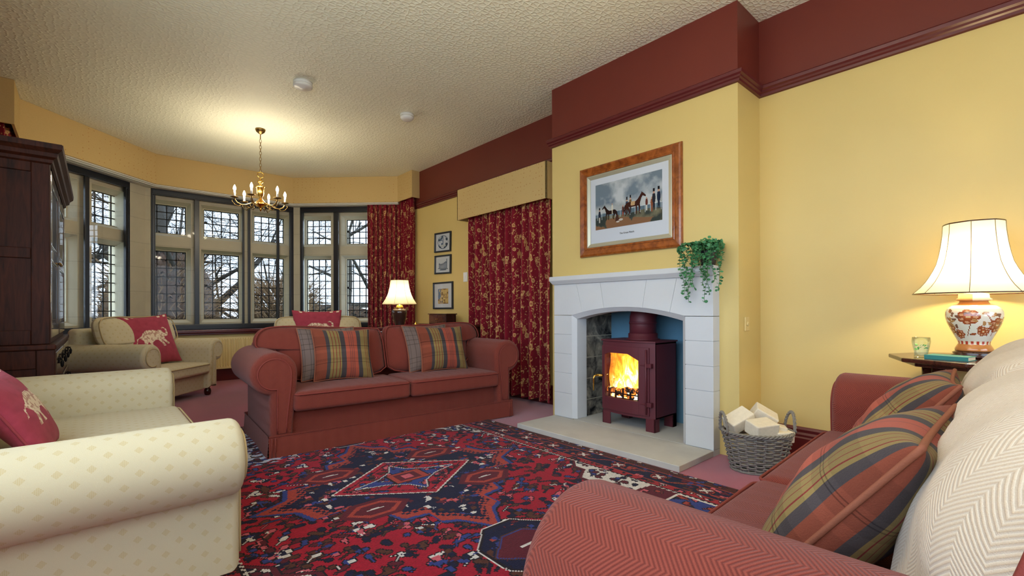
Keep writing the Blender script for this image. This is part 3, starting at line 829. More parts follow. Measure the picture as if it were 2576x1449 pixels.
# stone piers at the bay corners
def pier(name, Fa, sa, Fb, sb, corner25, corner6):
    fa = in_facet(*Fa[:3]); fb = in_facet(*Fb[:3])
    poly = [fa(sa, .25, 0)[:2], corner25[:2], fb(sb, .25, 0)[:2], fb(sb, .56, 0)[:2], corner6[:2], fa(sa, .56, 0)[:2]]
    return struct(MB().prism([tuple(map(float, p)) for p in poly], (0, 0, 0), (1, 0, 0), (0, 1, 0), (0, 0, 1), SIL-.02, SOF+.02).build(name, 'mullion', bevel=.012))
b25 = bay_chain(.25); b56 = bay_chain(.56)
pier('column_left', FA[0], 1.534, FA[1], sx(.575), b25[1], b56[1])
pier('column_right', FA[1], sx(2.482), FA[2], .0, b25[2], b56[2])
fq = in_facet(*FA[0][:3]); fr_ = in_facet(*FA[2][:3])
struct(MB().prism([fq(-.1, .25, 0)[:2], fq(.30, .25, 0)[:2], fq(.30, .6, 0)[:2], fq(-.3, .6, 0)[:2]], (0, 0, 0), (1, 0, 0), (0, 1, 0), (0, 0, 1), SIL-.02, SOF+.02).build('column_left_end', 'mullion'))
struct(MB().prism([fr_(1.40, .25, 0)[:2], fr_(1.8, .25, 0)[:2], fr_(2.0, .6, 0)[:2], fr_(1.40, .6, 0)[:2]], (0, 0, 0), (1, 0, 0), (0, 1, 0), (0, 0, 1), SIL-.02, SOF+.02).build('column_right_end', 'mullion'))

# radiator
rt = thing('radiator', 'cream ribbed panel radiator under the centre bay window', 'radiator', (1.5, 8.13, 0))
mb = MB(); n = 220; xs = np.linspace(-.70, .72, n)
w = .008*np.clip(np.cos(xs*2*pi/.035)*2.2, -1, 1)
zz = [.19, .215, .235, .62, .64, .668]; amp = [0, 0, 1, 1, 0, 0]
mb.grid(np.array([[(x, -.045+ww*a, z) for x, ww in zip(xs, w)] for z, a in zip(zz, amp)]))
mb.build('ribbed_panel', 'rad', rt)
MB().box(-.71, .73, -.045, .03, .66, .672).box(-.71, .73, -.045, .03, .186, .196).box(-.712, -.70, -.05, .035, .186, .672).box(.72, .732, -.05, .035, .186, .672).build('radiator_casing', 'rad', rt, bevel=.003)
for x_ in (.66, -.66): MB().tube([(x_, 0, .19), (x_, 0, .0)], .009, 8).build('pipe', 'rad', rt)

# ------------------------------------------------------------------ CURTAINS
def curtain_tile():
    W_, H_ = 200, 250      # 4 mm cells: 0.8 m x 1.0 m
    im = Img(W_, H_, (132, 30, 44)); im.a *= (.85+.3*vnoise(H_, W_, 20, 5))[..., None]
    g = (206, 162, 108); g2 = (182, 128, 80); r = random.Random(3)
    def flower(x, y, R):
        for k in range(8): im.ell(x+R*.62*cos(k*pi/4), y+R*.62*sin(k*pi/4), R*.36, R*.36, g)
        im.ell(x, y, R*.55, R*.55, g2); im.ell(x, y, R*.3, R*.3, (132, 30, 44)); im.ell(x, y, R*.14, R*.14, g)
    def deer(x, y, s, fl):
        q = lambda pts: [(x+fl*a*s, y+b*s) for a, b in pts]
        im.poly([(0, 6), (3, 9), (12, 9), (15, 13), (17, 17), (21, 16), (20, 14), (18, 13), (16, 8), (15, 5), (16, 0), (14, 0), (12, 4), (5, 4), (4, 0), (2, 0), (2, 4)], g, s, x, y, fl)
        im.line(q([(17, 17), (14, 21), (12, 24)]), 1.2, g)
    def vine(x0, y0, dx, dy, n):
        pts = [(x0+dx*t+7*sin(t*9), y0+dy*t) for t in np.linspace(0, 1, n)]; im.line(pts, 1.8, g2)
        for i in range(2, n-1, 2):
            px, py = pts[i]; s_ = (-1)**(i//2); im.ell(px+4*s_, py+1, 4.2, 1.9, g, .6*s_)
    vine(25, 0, 0, 250, 34); vine(100, 0, 0, 250, 34); vine(168, 0, 0, 250, 30); vine(60, 40, 30, 60, 10); vine(130, 140, -20, 80, 12)
    for (x, y, R) in [(20, 30, 8), (28, 95, 7), (18, 160, 8), (30, 222, 7), (92, 20, 7), (106, 80, 8), (95, 140, 7), (104, 205, 8), (165, 60, 8), (172, 130, 7), (160, 190, 8), (172, 240, 6), (60, 10, 6), (135, 35, 6), (55, 130, 6), (140, 220, 6), (62, 190, 6), (128, 105, 6)]: flower(x, y, R)
    for (x, y, s, fl) in [(45, 60, 1.05, 1), (150, 15, .95, -1), (120, 160, 1.0, 1), (80, 108, .9, -1), (45, 232, .9, 1), (190, 88, .9, -1), (150, 85, .8, -1)]: deer(x, y, s, fl)
    for (x, y) in [(50, 155), (135, 60), (75, 225), (185, 165)]:
        m = im.ell(x, y, 14, 8, g); sp = vnoise(H_, W_, 3, 4, 1) > .52; im.a[m & sp] = lin((140, 60, 50)); im.ell(x+13, y+5, 5, 4, g)
        for k in (-9, -4, 4, 9): im.line([(x+k, y-4), (x+k, y-14)], 2, g)
    for (x, y) in [(75, 165), (145, 195)]:
        im.poly([(0, 0), (16, 0), (16, 10), (20, 14), (12, 26), (8, 34), (4, 26), (-4, 14), (0, 10)], g2, .8, x, y); im.poly([(5, 0), (11, 0), (11, 8), (8, 12), (5, 8)], (132, 30, 44), .8, x, y)
    for _ in range(420):
        x, y = r.random()*W_, r.random()*H_; im.ell(x, y, 2.2, 1.1, r.choice([g, g2]), r.random()*3)
    return im
TILE = curtain_tile()
def curtain(name, label, path, z0, z1, folds, amp, cell=.008, group='printed curtains', seed=0, fullness=1.6, bottom_flare=.3):
    """path: plan polyline; pleats swing perpendicular to it"""
    pts = [V(*p) for p in path]; seg = [np.linalg.norm(b-a) for a, b in zip(pts[:-1], pts[1:])]; L = sum(seg)
    n = int(L*fullness/cell); m = int((z1-z0)/cell)
    r = np.random.default_rng(seed); ph = np.cumsum(1+.35*(r.random(n)-.5)); ph = ph/ph[-1]*2*pi*folds
    jit = vnoise(2, n, n/folds*1.3, seed)[0]
    base = []; nn = []
    for i in range(n):
        s = L*i/(n-1); k = 0
        while k < len(seg)-1 and s > seg[k]: s -= seg[k]; k += 1
        d = (pts[k+1]-pts[k])/seg[k]; base.append(pts[k]+d*s); nn.append(V(-d[1], d[0]))
    base = np.array(base); nn = np.array(nn)
    # smooth normals at corners
    for _ in range(12): nn[1:-1] = (nn[:-2]+nn[1:-1]*2+nn[2:])/4
    nn /= np.linalg.norm(nn, axis=1)[:, None]
    P = np.zeros((m+1, n, 3)); w = (np.abs(np.cos(ph/2))*2-1.1)+.15*np.sin(ph*.5+seed)
    tt = np.gradient(base, axis=0); tt /= np.linalg.norm(tt, axis=1)[:, None]
    for j in range(m+1):
        q = j/m; zz = z0+(z1-z0)*q
        a = amp*(.75+.5*jit)*(1-.35*q+bottom_flare*(1-q))
        off = -w*a + .012*math.sin(q*5)*np.sin(ph*.37+1)
        side = .35*np.cos(ph)*a
        P[j, :, :2] = base+nn*off[:, None]+tt*side[:, None]; P[j, :, 2] = zz
        if j == 0: P[j, :, 2] += .006*np.sin(ph*.5)
    mb = MB(); mb.grid(P)
    arc = np.r_[0, np.cumsum(np.linalg.norm(np.diff(P[m//2, :, :2], axis=0), axis=1))]
    ci = ((arc[:-1]+arc[1:])/2/.004).astype(int) % TILE.w; cj = ((z0+(np.arange(m)+.5)*(z1-z0)/m)/.004).astype(int) % TILE.h
    cols = TILE.a[cj][:, ci].reshape(-1, 3)
    o = mb.build(name, 'curtain', None, True, cols=cols)
    s = o.modifiers.new('cloth', 'SOLIDIFY'); s.thickness = .003
    return tag(o, label, 'curtain', group)
fl = in_facet(*FA[2][:3])
curtain('curtain', 'red and gold printed curtain at the right end of the bay, behind the table lamp',
        [fl(1.215, .09, 0)[:2], fl(1.74, .10, 0)[:2], (3.735, 6.88), (3.735, 6.50)], .05, 2.86, 13, .045, .007, seed=2, fullness=1.9)
curtain('curtain', 'red and gold printed curtain, only its top showing above the tall oak cupboard',
        [(-.68, 6.46), (-.66, 6.86), (-.50, 7.02)], .05, 2.86, 8, .03, .012, seed=5, fullness=1.8)
curtain('curtain', 'floor-length red and gold printed curtain beside the fireplace, under its own box pelmet',
        [(3.675, 3.47), (3.675, 4.93)][::-1], .055, 2.30, 10, .062, .006, seed=9, fullness=1.75)
# box pelmet over the side curtain
pm = thing('box_pelmet', 'tan fabric box pelmet above the floor-length curtain beside the chimney breast', 'pelmet', (3.7, 4.3, 2.24))
mb = MB(); PXF = 3.56
mb.box(PXF-3.7, PXF+.018-3.7, 3.44-4.3, 5.08-4.3, 0, .40); mb.build('front_board', 'pelmet', pm, bevel=.004)
MB().box(PXF-3.7, XRF-3.702, 5.062-4.3, 5.08-4.3, 0, .40).build('side_board', 'pelmet', pm, bevel=.004)
MB().box(PXF-3.7, XRF-3.702, 3.44-4.3, 3.458-4.3, 0, .40).build('side_board', 'pelmet', pm, bevel=.004)
MB().box(PXF-3.69, XRF-3.702, 3.46-4.3, 5.06-4.3, .36, .39).build('top_board', 'plaster', pm)

# ------------------------------------------------------------------ RUG
def rug():
    cell = .008; cx, cy = 1.45, 2.616; hx, hy = 1.32, 2.12
    nx, ny = int(2*hx/cell), int(2*hy/cell)
    im = Img(nx, ny, (150, 22, 44)); A = im.a
    U = (im.X*cell-hx); Vv = (im.Y*cell-hy); au, av = np.abs(U), np.abs(Vv)
    RED, NAVY, BLUE, WHT, BRN, PINK, SAL, MRN, DK = map(lin, [(148, 14, 38), (18, 18, 48), (44, 56, 118), (196, 190, 186), (78, 42, 30), (184, 84, 96), (150, 56, 46), (84, 20, 34), (26, 14, 22)])
    A[:] = RED; A *= (.8+.4*vnoise(ny, nx, 40, 2))[..., None]
    r = random.Random(5)
    def dil(m, k=1):
        for _ in range(k):
            q = m.copy(); q[1:] |= m[:-1]; q[:-1] |= m[1:]; q[:, 1:] |= m[:, :-1]; q[:, :-1] |= m[:, 1:]; m = q
        return m
    def scatter(mask, num, cols, smin=2, smax=5, outline=DK):
        lab = np.full((ny, nx), -1)
        ys, xs = np.nonzero(mask)
        for k in range(num):
            i = r.randrange(len(ys)); y, x = ys[i], xs[i]; c = r.randrange(len(cols))
            px, py = x, y; sz = r.randint(smin, smax); dx, dy = r.choice([(1, 0), (1, 1), (1, -1), (0, 1), (2, 1), (2, -1)])
            for st in range(sz*2):
                w = 1 if st < sz or r.random() < .5 else 2
                lab[max(0, py-w+1):py+w, max(0, px-w+1):px+w] = c
                px = min(nx-2, max(1, px+dx)); py = min(ny-2, max(1, py+dy))
                if r.random() < .35: dx, dy = r.choice([(1, 0), (0, 1), (-1, 1), (1, 1), (-1, 0), (0, -1)])
        m = (lab >= 0) & mask; A[dil(m) & mask] = outline
        for c in range(len(cols)): A[m & (lab == c)] = cols[c]
    field = (au < 1.01) & (av < hy-.31)
    scatter(field, 3000, [NAVY, BLUE, BRN, PINK, WHT, BLUE, BRN, NAVY, MRN, NAVY])
    def polymask(pts):
        full = pts+[(-a, b) for a, b in pts[::-1]]+[(-a, -b) for a, b in pts]+[(a, -b) for a, b in pts[::-1]]
        return im.inside([((a+hx)/cell, (b+hy)/cell) for a, b in full])
    def sc(pts, k): return [(a*k, b*k) for a, b in pts]
    med = [(.84, 0), (.66, .10), (.62, .24), (.47, .22), (.47, .38), (.34, .36), (.30, .52), (.17, .54), (.17, .66), (.10, .70), (0, .88)]
    teeth = (np.sin(U*150) > 0) ^ (np.sin(Vv*150) > 0)
    m0 = polymask(sc(med, 1.08)); A[m0] = DK; A[polymask(sc(med, 1.06))] = BLUE; A[polymask(sc(med, 1.02))] = SAL
    m1 = polymask(sc(med, .95)); m2 = polymask(sc(med, .88)); A[m1 & teeth] = NAVY; A[m2] = NAVY
    scatter(m2, 240, [SAL, BLUE, MRN, PINK, BRN, WHT], 2, 4, NAVY)
    def hexa(cu, cv, a, b, c):
        m = (np.abs(U-cu)/a+np.abs(Vv-cv)/b*.55 < 1) & (np.abs(Vv-cv) < b); A[m] = c
    for s1 in (-1, 1):
        for s2 in (-1, 1):
            hexa(.36*s1, .36*s2*.9, .20, .12, MRN); hexa(.36*s1, .36*s2*.9, .15, .085, SAL); hexa(.36*s1, .36*s2*.9, .12, .06, MRN); hexa(.36*s1, .36*s2*.9, .05, .008, WHT)
    dm = au/.47+av/.34
    A[dm < 1.06] = DK; A[dm < 1.02] = WHT; A[(dm < .985)] = lin((150, 20, 42)); scatter(dm < .92, 110, [NAVY, BLUE, MRN, PINK, BRN], 1, 3); A[(dm < .86) & (dm > .83)] = DK
    cr = (np.minimum(au/.34+av/.10, au/.12+av/.24) < 1) | (au/.24+av/.17 < 1)
    A[dil(cr, 2)] = DK; A[dil(cr, 1)] = WHT; A[cr] = BLUE; scatter(cr, 36, [NAVY, MRN, PINK, WHT], 1, 2, DK)
    hx2 = np.maximum(au/.12, av/.085); A[hx2 < 1] = DK; A[hx2 < .9] = SAL; A[hx2 < .62] = MRN; A[(au < .03) & (av < .03)] = PINK
    # pendants
    for s in (-1, 1):
        pv = np.abs(Vv-s*1.12); pm_ = (au/.24+pv/.26 < 1.2) & (pv < .22) & (au < .20) & (np.sin(U*90)*np.sin(Vv*90) > -.93)
        A[dil(pm_, 3)] = WHT; A[dil(pm_, 2)] = DK; A[pm_] = NAVY; scatter(pm_, 40, [SAL, BLUE, MRN, BRN], 1, 3, NAVY)
        a2 = (au/.17+pv/.16 < 1.1) & (pv < .12); A[dil(a2, 2)] = BRN; A[dil(a2, 1)] = BLUE; A[a2] = MRN; A[(au < .06) & (pv < .006)] = WHT
    # spandrels: white ground
    for su in (-1, 1):
        for sv in (-1, 1):
            a = U*su; b = Vv*sv
            tri = im.inside([((su*p+hx)/cell, (sv*q+hy)/cell) for p, q in [(1.01, .50), (.93, .58), (.93, .66), (.80, .74), (.80, .84), (.62, .95), (.66, 1.04), (1.01, 1.10)]])
            A[dil(tri, 4)] = DK; A[dil(tri, 3)] = MRN; A[tri] = WHT
            scatter(tri, 60, [MRN, BLUE, NAVY, MRN], 1, 3)
            mar = (a > .55) & (a < 1.01) & (b > 1.10) & (b < 1.8); A[mar] = MRN; scatter(mar, 50, [NAVY, BLUE, PINK, SAL], 2, 4)
            bl = (a > .68) & (a < .99) & (b > 1.28) & (b < 1.7); A[dil(bl, 2)] = DK; A[dil(bl, 2) & ~dil(bl, 0)] = WHT; A[bl] = BLUE; scatter(bl, 30, [MRN, SAL, NAVY, PINK], 2, 4)
    far = (U > -.86) & (U < -.38) & (Vv > .85) & (Vv < 1.8); A[far & ((np.sin(Vv*70+np.sin(U*60)) > -.2))] = lin((170, 176, 196)); scatter(far, 120, [BLUE, NAVY, WHT, MRN], 2, 5)
    # borders
    e = np.minimum(hx-au, hy-av)
    A[e < .31] = DK; g1 = (e < .30) & (e > .245); A[g1] = lin((146, 34, 44)); scatter(g1, 260, [PINK, BRN, NAVY, WHT], 1, 3)
    zig = (e < .318) & (e > .305) & ((np.sin((U+Vv)*180) > 0)); A[zig] = WHT
    mb_ = (e < .24) & (e > .085); A[mb_] = NAVY; scatter(mb_, 520, [BRN, BLUE, SAL, BRN, PINK, MRN, MRN], 2, 6, NAVY)
    along = np.where(hx-au < hy-av, Vv, U)
    pz = (along/.30) % 1-.5
    ros = ((pz*.30)/.05)**2+((e-.162)/.045)**2; A[ros < 1.4] = DK; A[ros < 1] = SAL; A[(ros < .75)] = MRN; A[(ros < .6) & (np.abs(np.abs(pz*.30)-np.abs(e-.162)) < .010)] = WHT
    vine = np.abs(e-.162-.04*np.sin(along*2*pi/.30)) < .006; A[vine & mb_ & (ros > 1.4)] = SAL
    A[(e < .248) & (e > .238)] = SAL; A[(e < .092) & (e > .08)] = SAL
    g2 = (e < .08); A[g2] = lin((70, 30, 24)); scatter(g2, 420, [BRN, SAL, BLUE, MRN, WHT], 1, 3)
    A *= (.86+.28*rng.random((ny, nx)))[..., None]
    i = np.arange(ny+1); j = np.arange(nx+1); JJ, II = np.meshgrid(j, i)
    X = (JJ*cell-hx); Y = II*cell-hy
    Z = np.full(X.shape, .012)+.002*vnoise(ny+1, nx+1, 60, 4); Z[0] = Z[-1] = 0; Z[:, 0] = Z[:, -1] = 0
    mb2 = MB(); mb2.grid(np.stack([X, Y, Z], -1))
    o = mb2.build('rug', 'rug', None, True, cols=A.reshape(-1, 3)); o.location = (cx, cy, 0.001); o.rotation_euler = (0, 0, rad(-.6))
    return tag(o, 'large red, navy and cream patterned wool rug between the sofas', 'rug')
rug()

# ------------------------------------------------------------------ SEATING
fs_c = V((.912+3.057)/2, (3.589+3.452)/2); fs_a = atan2(3.452-3.589, 3.057-.912)
make_sofa('sofa', 'terracotta herringbone two-seat sofa with scroll arms, its back towards the bay window', 'sofa', 2.15, 1.0, 'redfab', 'redpipe', 2, .46, .155, .755, .155, .92, True, (fs_c[0], fs_c[1], 0), fs_a, group='terracotta sofas', dip=.03)
make_sofa('sofa', 'terracotta herringbone sofa in the right foreground, its back draped with a cream throw', 'sofa', 2.15, 1.0, 'redfab', 'redpipe', 2, .475, .155, .735, .155, .92, True, (1.71, .615, 0), rad(182.0), group='terracotta sofas', dip=.03)
ss = make_sofa('sofa', 'cream sprigged sofa in the left foreground with large rolled arms', 'sofa', 2.17, 1.13, 'creamfab', 'creampipe', 2, .405, .14, .653, .138, .90, False, (.395, 3.035, 0), rad(90), lobes=False, xin=.17, back_y=.72)
ca = 49.6
make_sofa('armchair', 'cream sprigged armchair by the left end of the bay, holding an elephant cushion', 'armchair', 1.107, .93, 'creamfab', 'creampipe', 1, .42, .14, .708, .14, .99, False, (.79, 6.513, 0), rad(ca), lobes=True, xin=.17, cxa=.0, group='cream armchairs in the bay', dip=.0)
make_sofa('armchair', 'cream armchair mostly hidden behind the terracotta sofa, in front of the right bay window', 'armchair', 1.15, .93, 'creamfab', 'creampipe', 1, .42, .14, .66, .14, .97, False, (2.30, 6.25, 0), rad(-8), lobes=True, xin=.17, cxa=.0, group='cream armchairs in the bay', dip=.0)

# throws over the right sofa's back cushions
def throw(k, label):
    W, D, xin, armz, h, zs = 2.15, 1.0, .15, .735, .935, .452; o = W/2; xs = np.linspace(xin, W-xin, 3); a, b = xs[k]+.004, xs[k+1]-.004
    ex = xin; pts = [(a-.006, zs), (a-.006, zs+.2), (a-.006, h-.16), (a+.015, h-.04), (a+.08, h)] if k else [(a-.0, zs), (a-.0, armz-.0), (a-ex*.5, armz-.0), (a-ex-.03, armz+.01), (a-ex-.03, h-.10), (a-ex, h-.03), (a-ex+.08, h+.012), (a-ex+.28, h+.014)]
    pts += [((a+b)/2, h+.005)]
    pts += [(b-.08, h), (b-.015, h-.04), (b+.006, h-.16), (b+.006, zs+.2), (b+.006, zs)] if not k else [(b+ex-.28, h+.014), (b+ex-.08, h+.012), (b+ex, h-.03), (b+ex+.03, h-.10), (b+ex+.03, armz+.03), (b+.09, .62), (b+.01, zs+.06), (b, zs)]
    O = smooth_poly(pts, 2); mb, pp = outline_pad([(x-o, z) for x, z in O], D-.56-.02, .24, .30, zs, ((a+b)/2-o, (zs+h)/2+.03), .055, 22)
    r_ = random.Random(k)
    mb.v = [(x+.004*sin(z*31+y*9), y-.007*sin(x*19+z*11+k)-.005*sin(z*27-x*8), z) for x, y, z in mb.v]
    ob = mb.build('throw', 'throw', None, True); ob.location = (1.71, .615, 0); ob.rotation_euler = (0, 0, rad(182))
    return tag(ob, label, 'throw', 'cream throws on the right sofa')
throw(1, 'cream herringbone wool throw over the nearer back cushion of the right foreground sofa')
throw(0, 'cream herringbone wool throw over the farther back cushion of the right foreground sofa')

# cushions
M['rustpipe'] = plain('rust_piping', (140, 80, 56), .85, bumpy=.3, bscale=300)
PC, GC = plaid_colors('stripe'), plaid_colors('check')
fdir = V(cos(fs_a), sin(fs_a)); fperp = V(-sin(fs_a), cos(fs_a))
def on_fs(x, y): q = fs_c+fdir*x+fperp*y; return q
pp = make_pillow('cushion', 'rust and olive striped plaid cushion on the left seat of the far terracotta sofa', .50, .45, .17, 110, PC, 'rustpipe', group='striped plaid cushions')
q = on_fs(1.535-1.985, .30); put(pp, (q[0], q[1], .468), fs_a, rad(20), rad(2))
gp = make_pillow('cushion', 'grey checked cushion behind the striped one, left seat of the far terracotta sofa', .48, .46, .13, 90, GC, 'rustpipe', group='grey checked cushions')
q = on_fs(1.45-1.985, .385); put(gp, (q[0], q[1], .473), fs_a, rad(20), rad(0))
def recopy(o, label):
    c = copy_tree(o); c['label'] = label; return c
p2 = recopy(pp, 'rust and olive striped plaid cushion on the right seat of the far terracotta sofa')
q = on_fs(2.50-1.985, .30); put(p2, (q[0], q[1], .468), fs_a-rad(2), rad(20), rad(1))
g2 = recopy(gp, 'grey checked cushion behind the striped one, right seat of the far terracotta sofa')
q = on_fs(2.40-1.985, .385); put(g2, (q[0], q[1], .473), fs_a, rad(20), rad(-1))
bp = make_pillow('cushion', 'rust and olive plaid wool cushion nearest the camera on the right foreground sofa', .49, .45, .21, 190, PC, 'rustpipe', group='striped plaid cushions')
put(bp, (1.225, .39, .468), rad(180), rad(37), rad(0))
b2 = recopy(bp, 'rust and olive plaid cushion by the far arm of the right foreground sofa')
put(b2, (2.055, .435, .468), rad(186), rad(37), rad(0))
EI = elephant_image()
def ECF(U, Vv):
    n = EI.shape[0]; i = np.clip(((Vv+1)/2*n).astype(int), 0, n-1); j = np.clip(((U+1)/2*n).astype(int), 0, n-1); return EI[i, j]
M['pinkpipe'] = plain('raspberry_piping', (150, 54, 66), .85, bumpy=.3, bscale=300)
e1 = make_pillow('cushion', 'raspberry cushion printed with a pale elephant on the armchair by the left bay window', .66, .60, .17, 150, ECF, 'pinkpipe', group='elephant cushions')
cc = V(cos(rad(ca)), sin(rad(ca))); cp = V(-cc[1], cc[0])
q = V(.79, 6.513)+cc*.03+cp*.36; put(e1, (q[0], q[1], .43), rad(ca-8), rad(18), rad(-3))
e2 = recopy(e1, 'raspberry elephant cushion whose top shows above the far sofa, on the hidden armchair')
put(e2, (2.33, 6.68, .47), rad(-8), rad(12), 0)
e3 = recopy(e1, 'raspberry elephant cushion at the left edge of the photo on the cream sofa')
put(e3, (-.155, 3.02, .405), rad(88), rad(30), rad(0)); e3.scale = (.8, .9, .74)

# ------------------------------------------------------------------ CUPBOARD
cb = thing('cupboard', 'tall dark oak press cupboard with panelled sides and a deep cornice against the left wall', 'cupboard', (-.48, 5.2, 0))
ox, oy = -.48, 5.2
def rb(x0, x1, y0, y1, z0, z1): return MB().box(x0-ox, x1-ox, y0-oy, y1-oy, z0, z1)
CB0, CB1 = 4.30, 6.19
rb(-.75, -.215, CB0+.01, CB1-.01, .06, .80).build('base_carcass', 'oak', cb, bevel=.004)
mb = rb(-.755, -.205, CB0, CB1, 0, .09); mb.box(-.755-ox, -.20-ox, CB0-.01-oy, CB1+.01-oy, .80, .835); mb.build('base_moulding', 'oak', cb, bevel=.008)
U0, U1 = 4.36, 6.13; UX = -.232
rb(-.74, UX-.008, U0+.012, U1-.012, .835, 2.05).build('upper_carcass', 'oak', cb)
# side framing (near side, facing the camera)
mb = MB()
def sbox(x0, x1, z0, z1, y0=U0, y1=U0+.03): mb.box(x0-ox, x1-ox, y0-oy, y1-oy, z0, z1)
sbox(UX-.09, UX, .835, 2.05); sbox(-.74, -.66, .835, 2.05); sbox(-.66, UX-.09, .835, .93); sbox(-.66, UX-.09, 1.40, 1.47); sbox(-.66, UX-.09, 1.97, 2.05)
mb.build('side_frame', 'oak', cb, bevel=.005)
mb = MB()
sbox(-.205-.09, -.205, .09, .80, CB0, CB0+.02); sbox(-.75, -.67, .09, .80, CB0, CB0+.02); sbox(-.67, -.295, .09, .18, CB0, CB0+.02); sbox(-.67, -.295, .68, .80, CB0, CB0+.02)
mb.build('side_frame', 'oak', cb, bevel=.005)
# cornice
mb = MB(); cpf = [(0, 2.03), (.012, 2.04), (.015, 2.06), (.035, 2.075), (.04, 2.10), (.062, 2.125), (.066, 2.155), (0, 2.16)]
rings = []
for (x, y, dx, dy) in ((-.75, U0, 0, -1), (UX, U0, 1, -1), (UX, U1, 1, 1), (-.75, U1, 0, 1)):
    rings.append([(x+dx*o-ox, y+dy*o-oy, z) for o, z in cpf])
mb.grid(np.array(rings)[:, ::-1], False, False); mb.box(-.75-ox, UX+.06-ox, U0-.06-oy, U1+.06-oy, 2.14, 2.16)
mb.build('cornice', 'oak', cb)
# doors and drawers on the front (facing +x)
for k, (a, b) in enumerate(((U0+.03, (U0+U1)/2-.05), ((U0+U1)/2+.05, U1-.03))):
    mb = MB(); x0, x1 = UX-.012-ox, UX+.004-ox
    mb.box(x0, x1, a-oy, a+.08-oy, .87, 2.0).box(x0, x1, b-.08-oy, b-oy, .87, 2.0).box(x0, x1, a+.08-oy, b-.08-oy, .87, .96).box(x0, x1, a+.08-oy, b-.08-oy, 1.92, 2.0).box(x0, x1, a+.08-oy, b-.08-oy, 1.40, 1.48)
    d = mb.build('door', 'oakgloss', cb, bevel=.006)
    m2 = MB()
    for z0, z1 in ((.96, 1.40), (1.48, 1.92)): m2.box(x0-.004, x1-.009, a+.08-oy, b-.08-oy, z0, z1).box(x0-.004, x1-.004, a+.11-oy, b-.11-oy, z0+.03, z1-.03)
    m2.build('door_panel', 'oakgloss', d, bevel=.004)
    MB().sphere((x1+.008, (b-.03 if k == 0 else a+.03)-oy, 1.43), .012).build('door_knob', 'bronze', d, True)
for r_ in range(3):
    z0 = .12+r_*.23
    for c_ in range(2):
        a = CB0+.05+c_*.92; b = a+.87
        d = MB().box(-.222-ox, -.200-ox, a-oy, b-oy, z0, z0+.20).build('drawer', 'oakgloss', cb, bevel=.006)
        for hx_ in (.2, .67):
            yy = a+hx_-oy; xx = -.200-ox
            mb = MB().obox((xx+.003, yy, z0+.13), ((1, 0, 0), (0, 1, 0), (0, 0, 1)), (.003, .012, .02))
            mb.sphere((xx+.012, yy, z0+.14), .008); mb.lathe([(.003, 0), (.011, -.02), (.008, -.045), (.003, -.055)], 10, (xx+.018, yy, z0+.135))
            mb.build('drop_handle', 'iron', d, True)

# ------------------------------------------------------------------ STOVE
st = thing('wood_stove', 'maroon cast iron wood-burning stove with a lit fire, standing in the fireplace', 'stove', (3.55, 2.315, .044))
so = (3.55, 2.315, .044)
def sr(mb): mb.v = [(p[0]-so[0], p[1]-so[1], p[2]-so[2]) for p in mb.v]; return mb
sy0, sy1, sxf, sxb = 2.055, 2.58, 3.395, 3.73
def bow(y, a=.035): return a*(1-((y-2.3175)/.2625)**2)
# body shell (front open behind the glass)
mb = MB(); mb.box(sxf, sxb, sy0, sy0+.012, .15, .775).box(sxf, sxb, sy1-.012, sy1, .15, .775).box(sxb-.012, sxb, sy0, sy1, .15, .775).box(sxf, sxb, sy0, sy1, .15, .165).box(sxf, sxb, sy0, sy1, .76, .775)
sr(mb).build('body', 'stove', st, bevel=.003)
ys = np.linspace(sy0-.008, sy1+.012, 24)
poly = [(sxf-.012-bow(min(max(y, sy0), sy1)), y) for y in ys]+[(sxb+.01, sy1+.012), (sxb+.01, sy0-.008)]
sr(MB().prism(poly, (0, 0, 0), (1, 0, 0), (0, 1, 0), (0, 0, 1), .775, .788)).build('top_plate', 'stove', st, bevel=.002)
# front face with glass hole: strips at bowed x
gy0, gy1, gz0, gz1 = 2.19, 2.545, .285, .675
def gtop(y):
    t = (y-gy0)/(gy1-gy0); return gz1-.05*max(0, (.28-t)/.28)**1.0-.02*max(0, (t-.85)/.15)
def front_plate(y0, y1, z0, z1, dep, x_off, hole=True):
    mb = MB(); n = 40; ysx = sorted(set(list(np.linspace(y0, y1, n))+[gy0, gy1])); cols_ = []
    for y in ysx:
        x = sxf-bow(y)+x_off; cols_.append(x)
    def strip(za, zb, sel):
        pts = [(y, x) for y, x in zip(ysx, cols_) if sel(y)]
        R = [[(x, y, za(y)), (x, y, zb(y)), (x+dep, y, zb(y)), (x+dep, y, za(y))] for y, x in pts]
        b0 = len(mb.v); mb.grid(np.array(R), False, True); k = len(R); mb.f += [(b0+3, b0+2, b0+1, b0), tuple(b0+4*(k-1)+i for i in range(4))]
    strip(lambda y: z0, lambda y: z1, lambda y: y <= gy0+1e-6); strip(lambda y: z0, lambda y: z1, lambda y: y >= gy1-1e-6)
    strip(lambda y: z0, lambda y: gz0, lambda y: gy0-1e-6 <= y <= gy1+1e-6); strip(gtop, lambda y: z1, lambda y: gy0-1e-6 <= y <= gy1+1e-6)
    return mb
sr(front_plate(sy0, sy1, .15, .775, .012, 0)).build('front_plate', 'stove', st)
dr = sr(front_plate(2.10, 2.58, .175, .735, .012, -.014)).build('door', 'stove', st, bevel=.002)
mb = MB(); yy = np.linspace(gy0-.005, gy1+.005, 16); mb.grid(np.array([[(sxf-bow(y)-.002, y, z) for y in yy] for z in (gz0-.005, gz1+.005)])); sr(mb).build('door_glass', 'pglass', dr)
sr(MB().tube([(sxf-.045, 2.115, .19), (sxf-.045, 2.115, .72)], .007, 8)).build('hinge_pin', 'stove', dr, True)
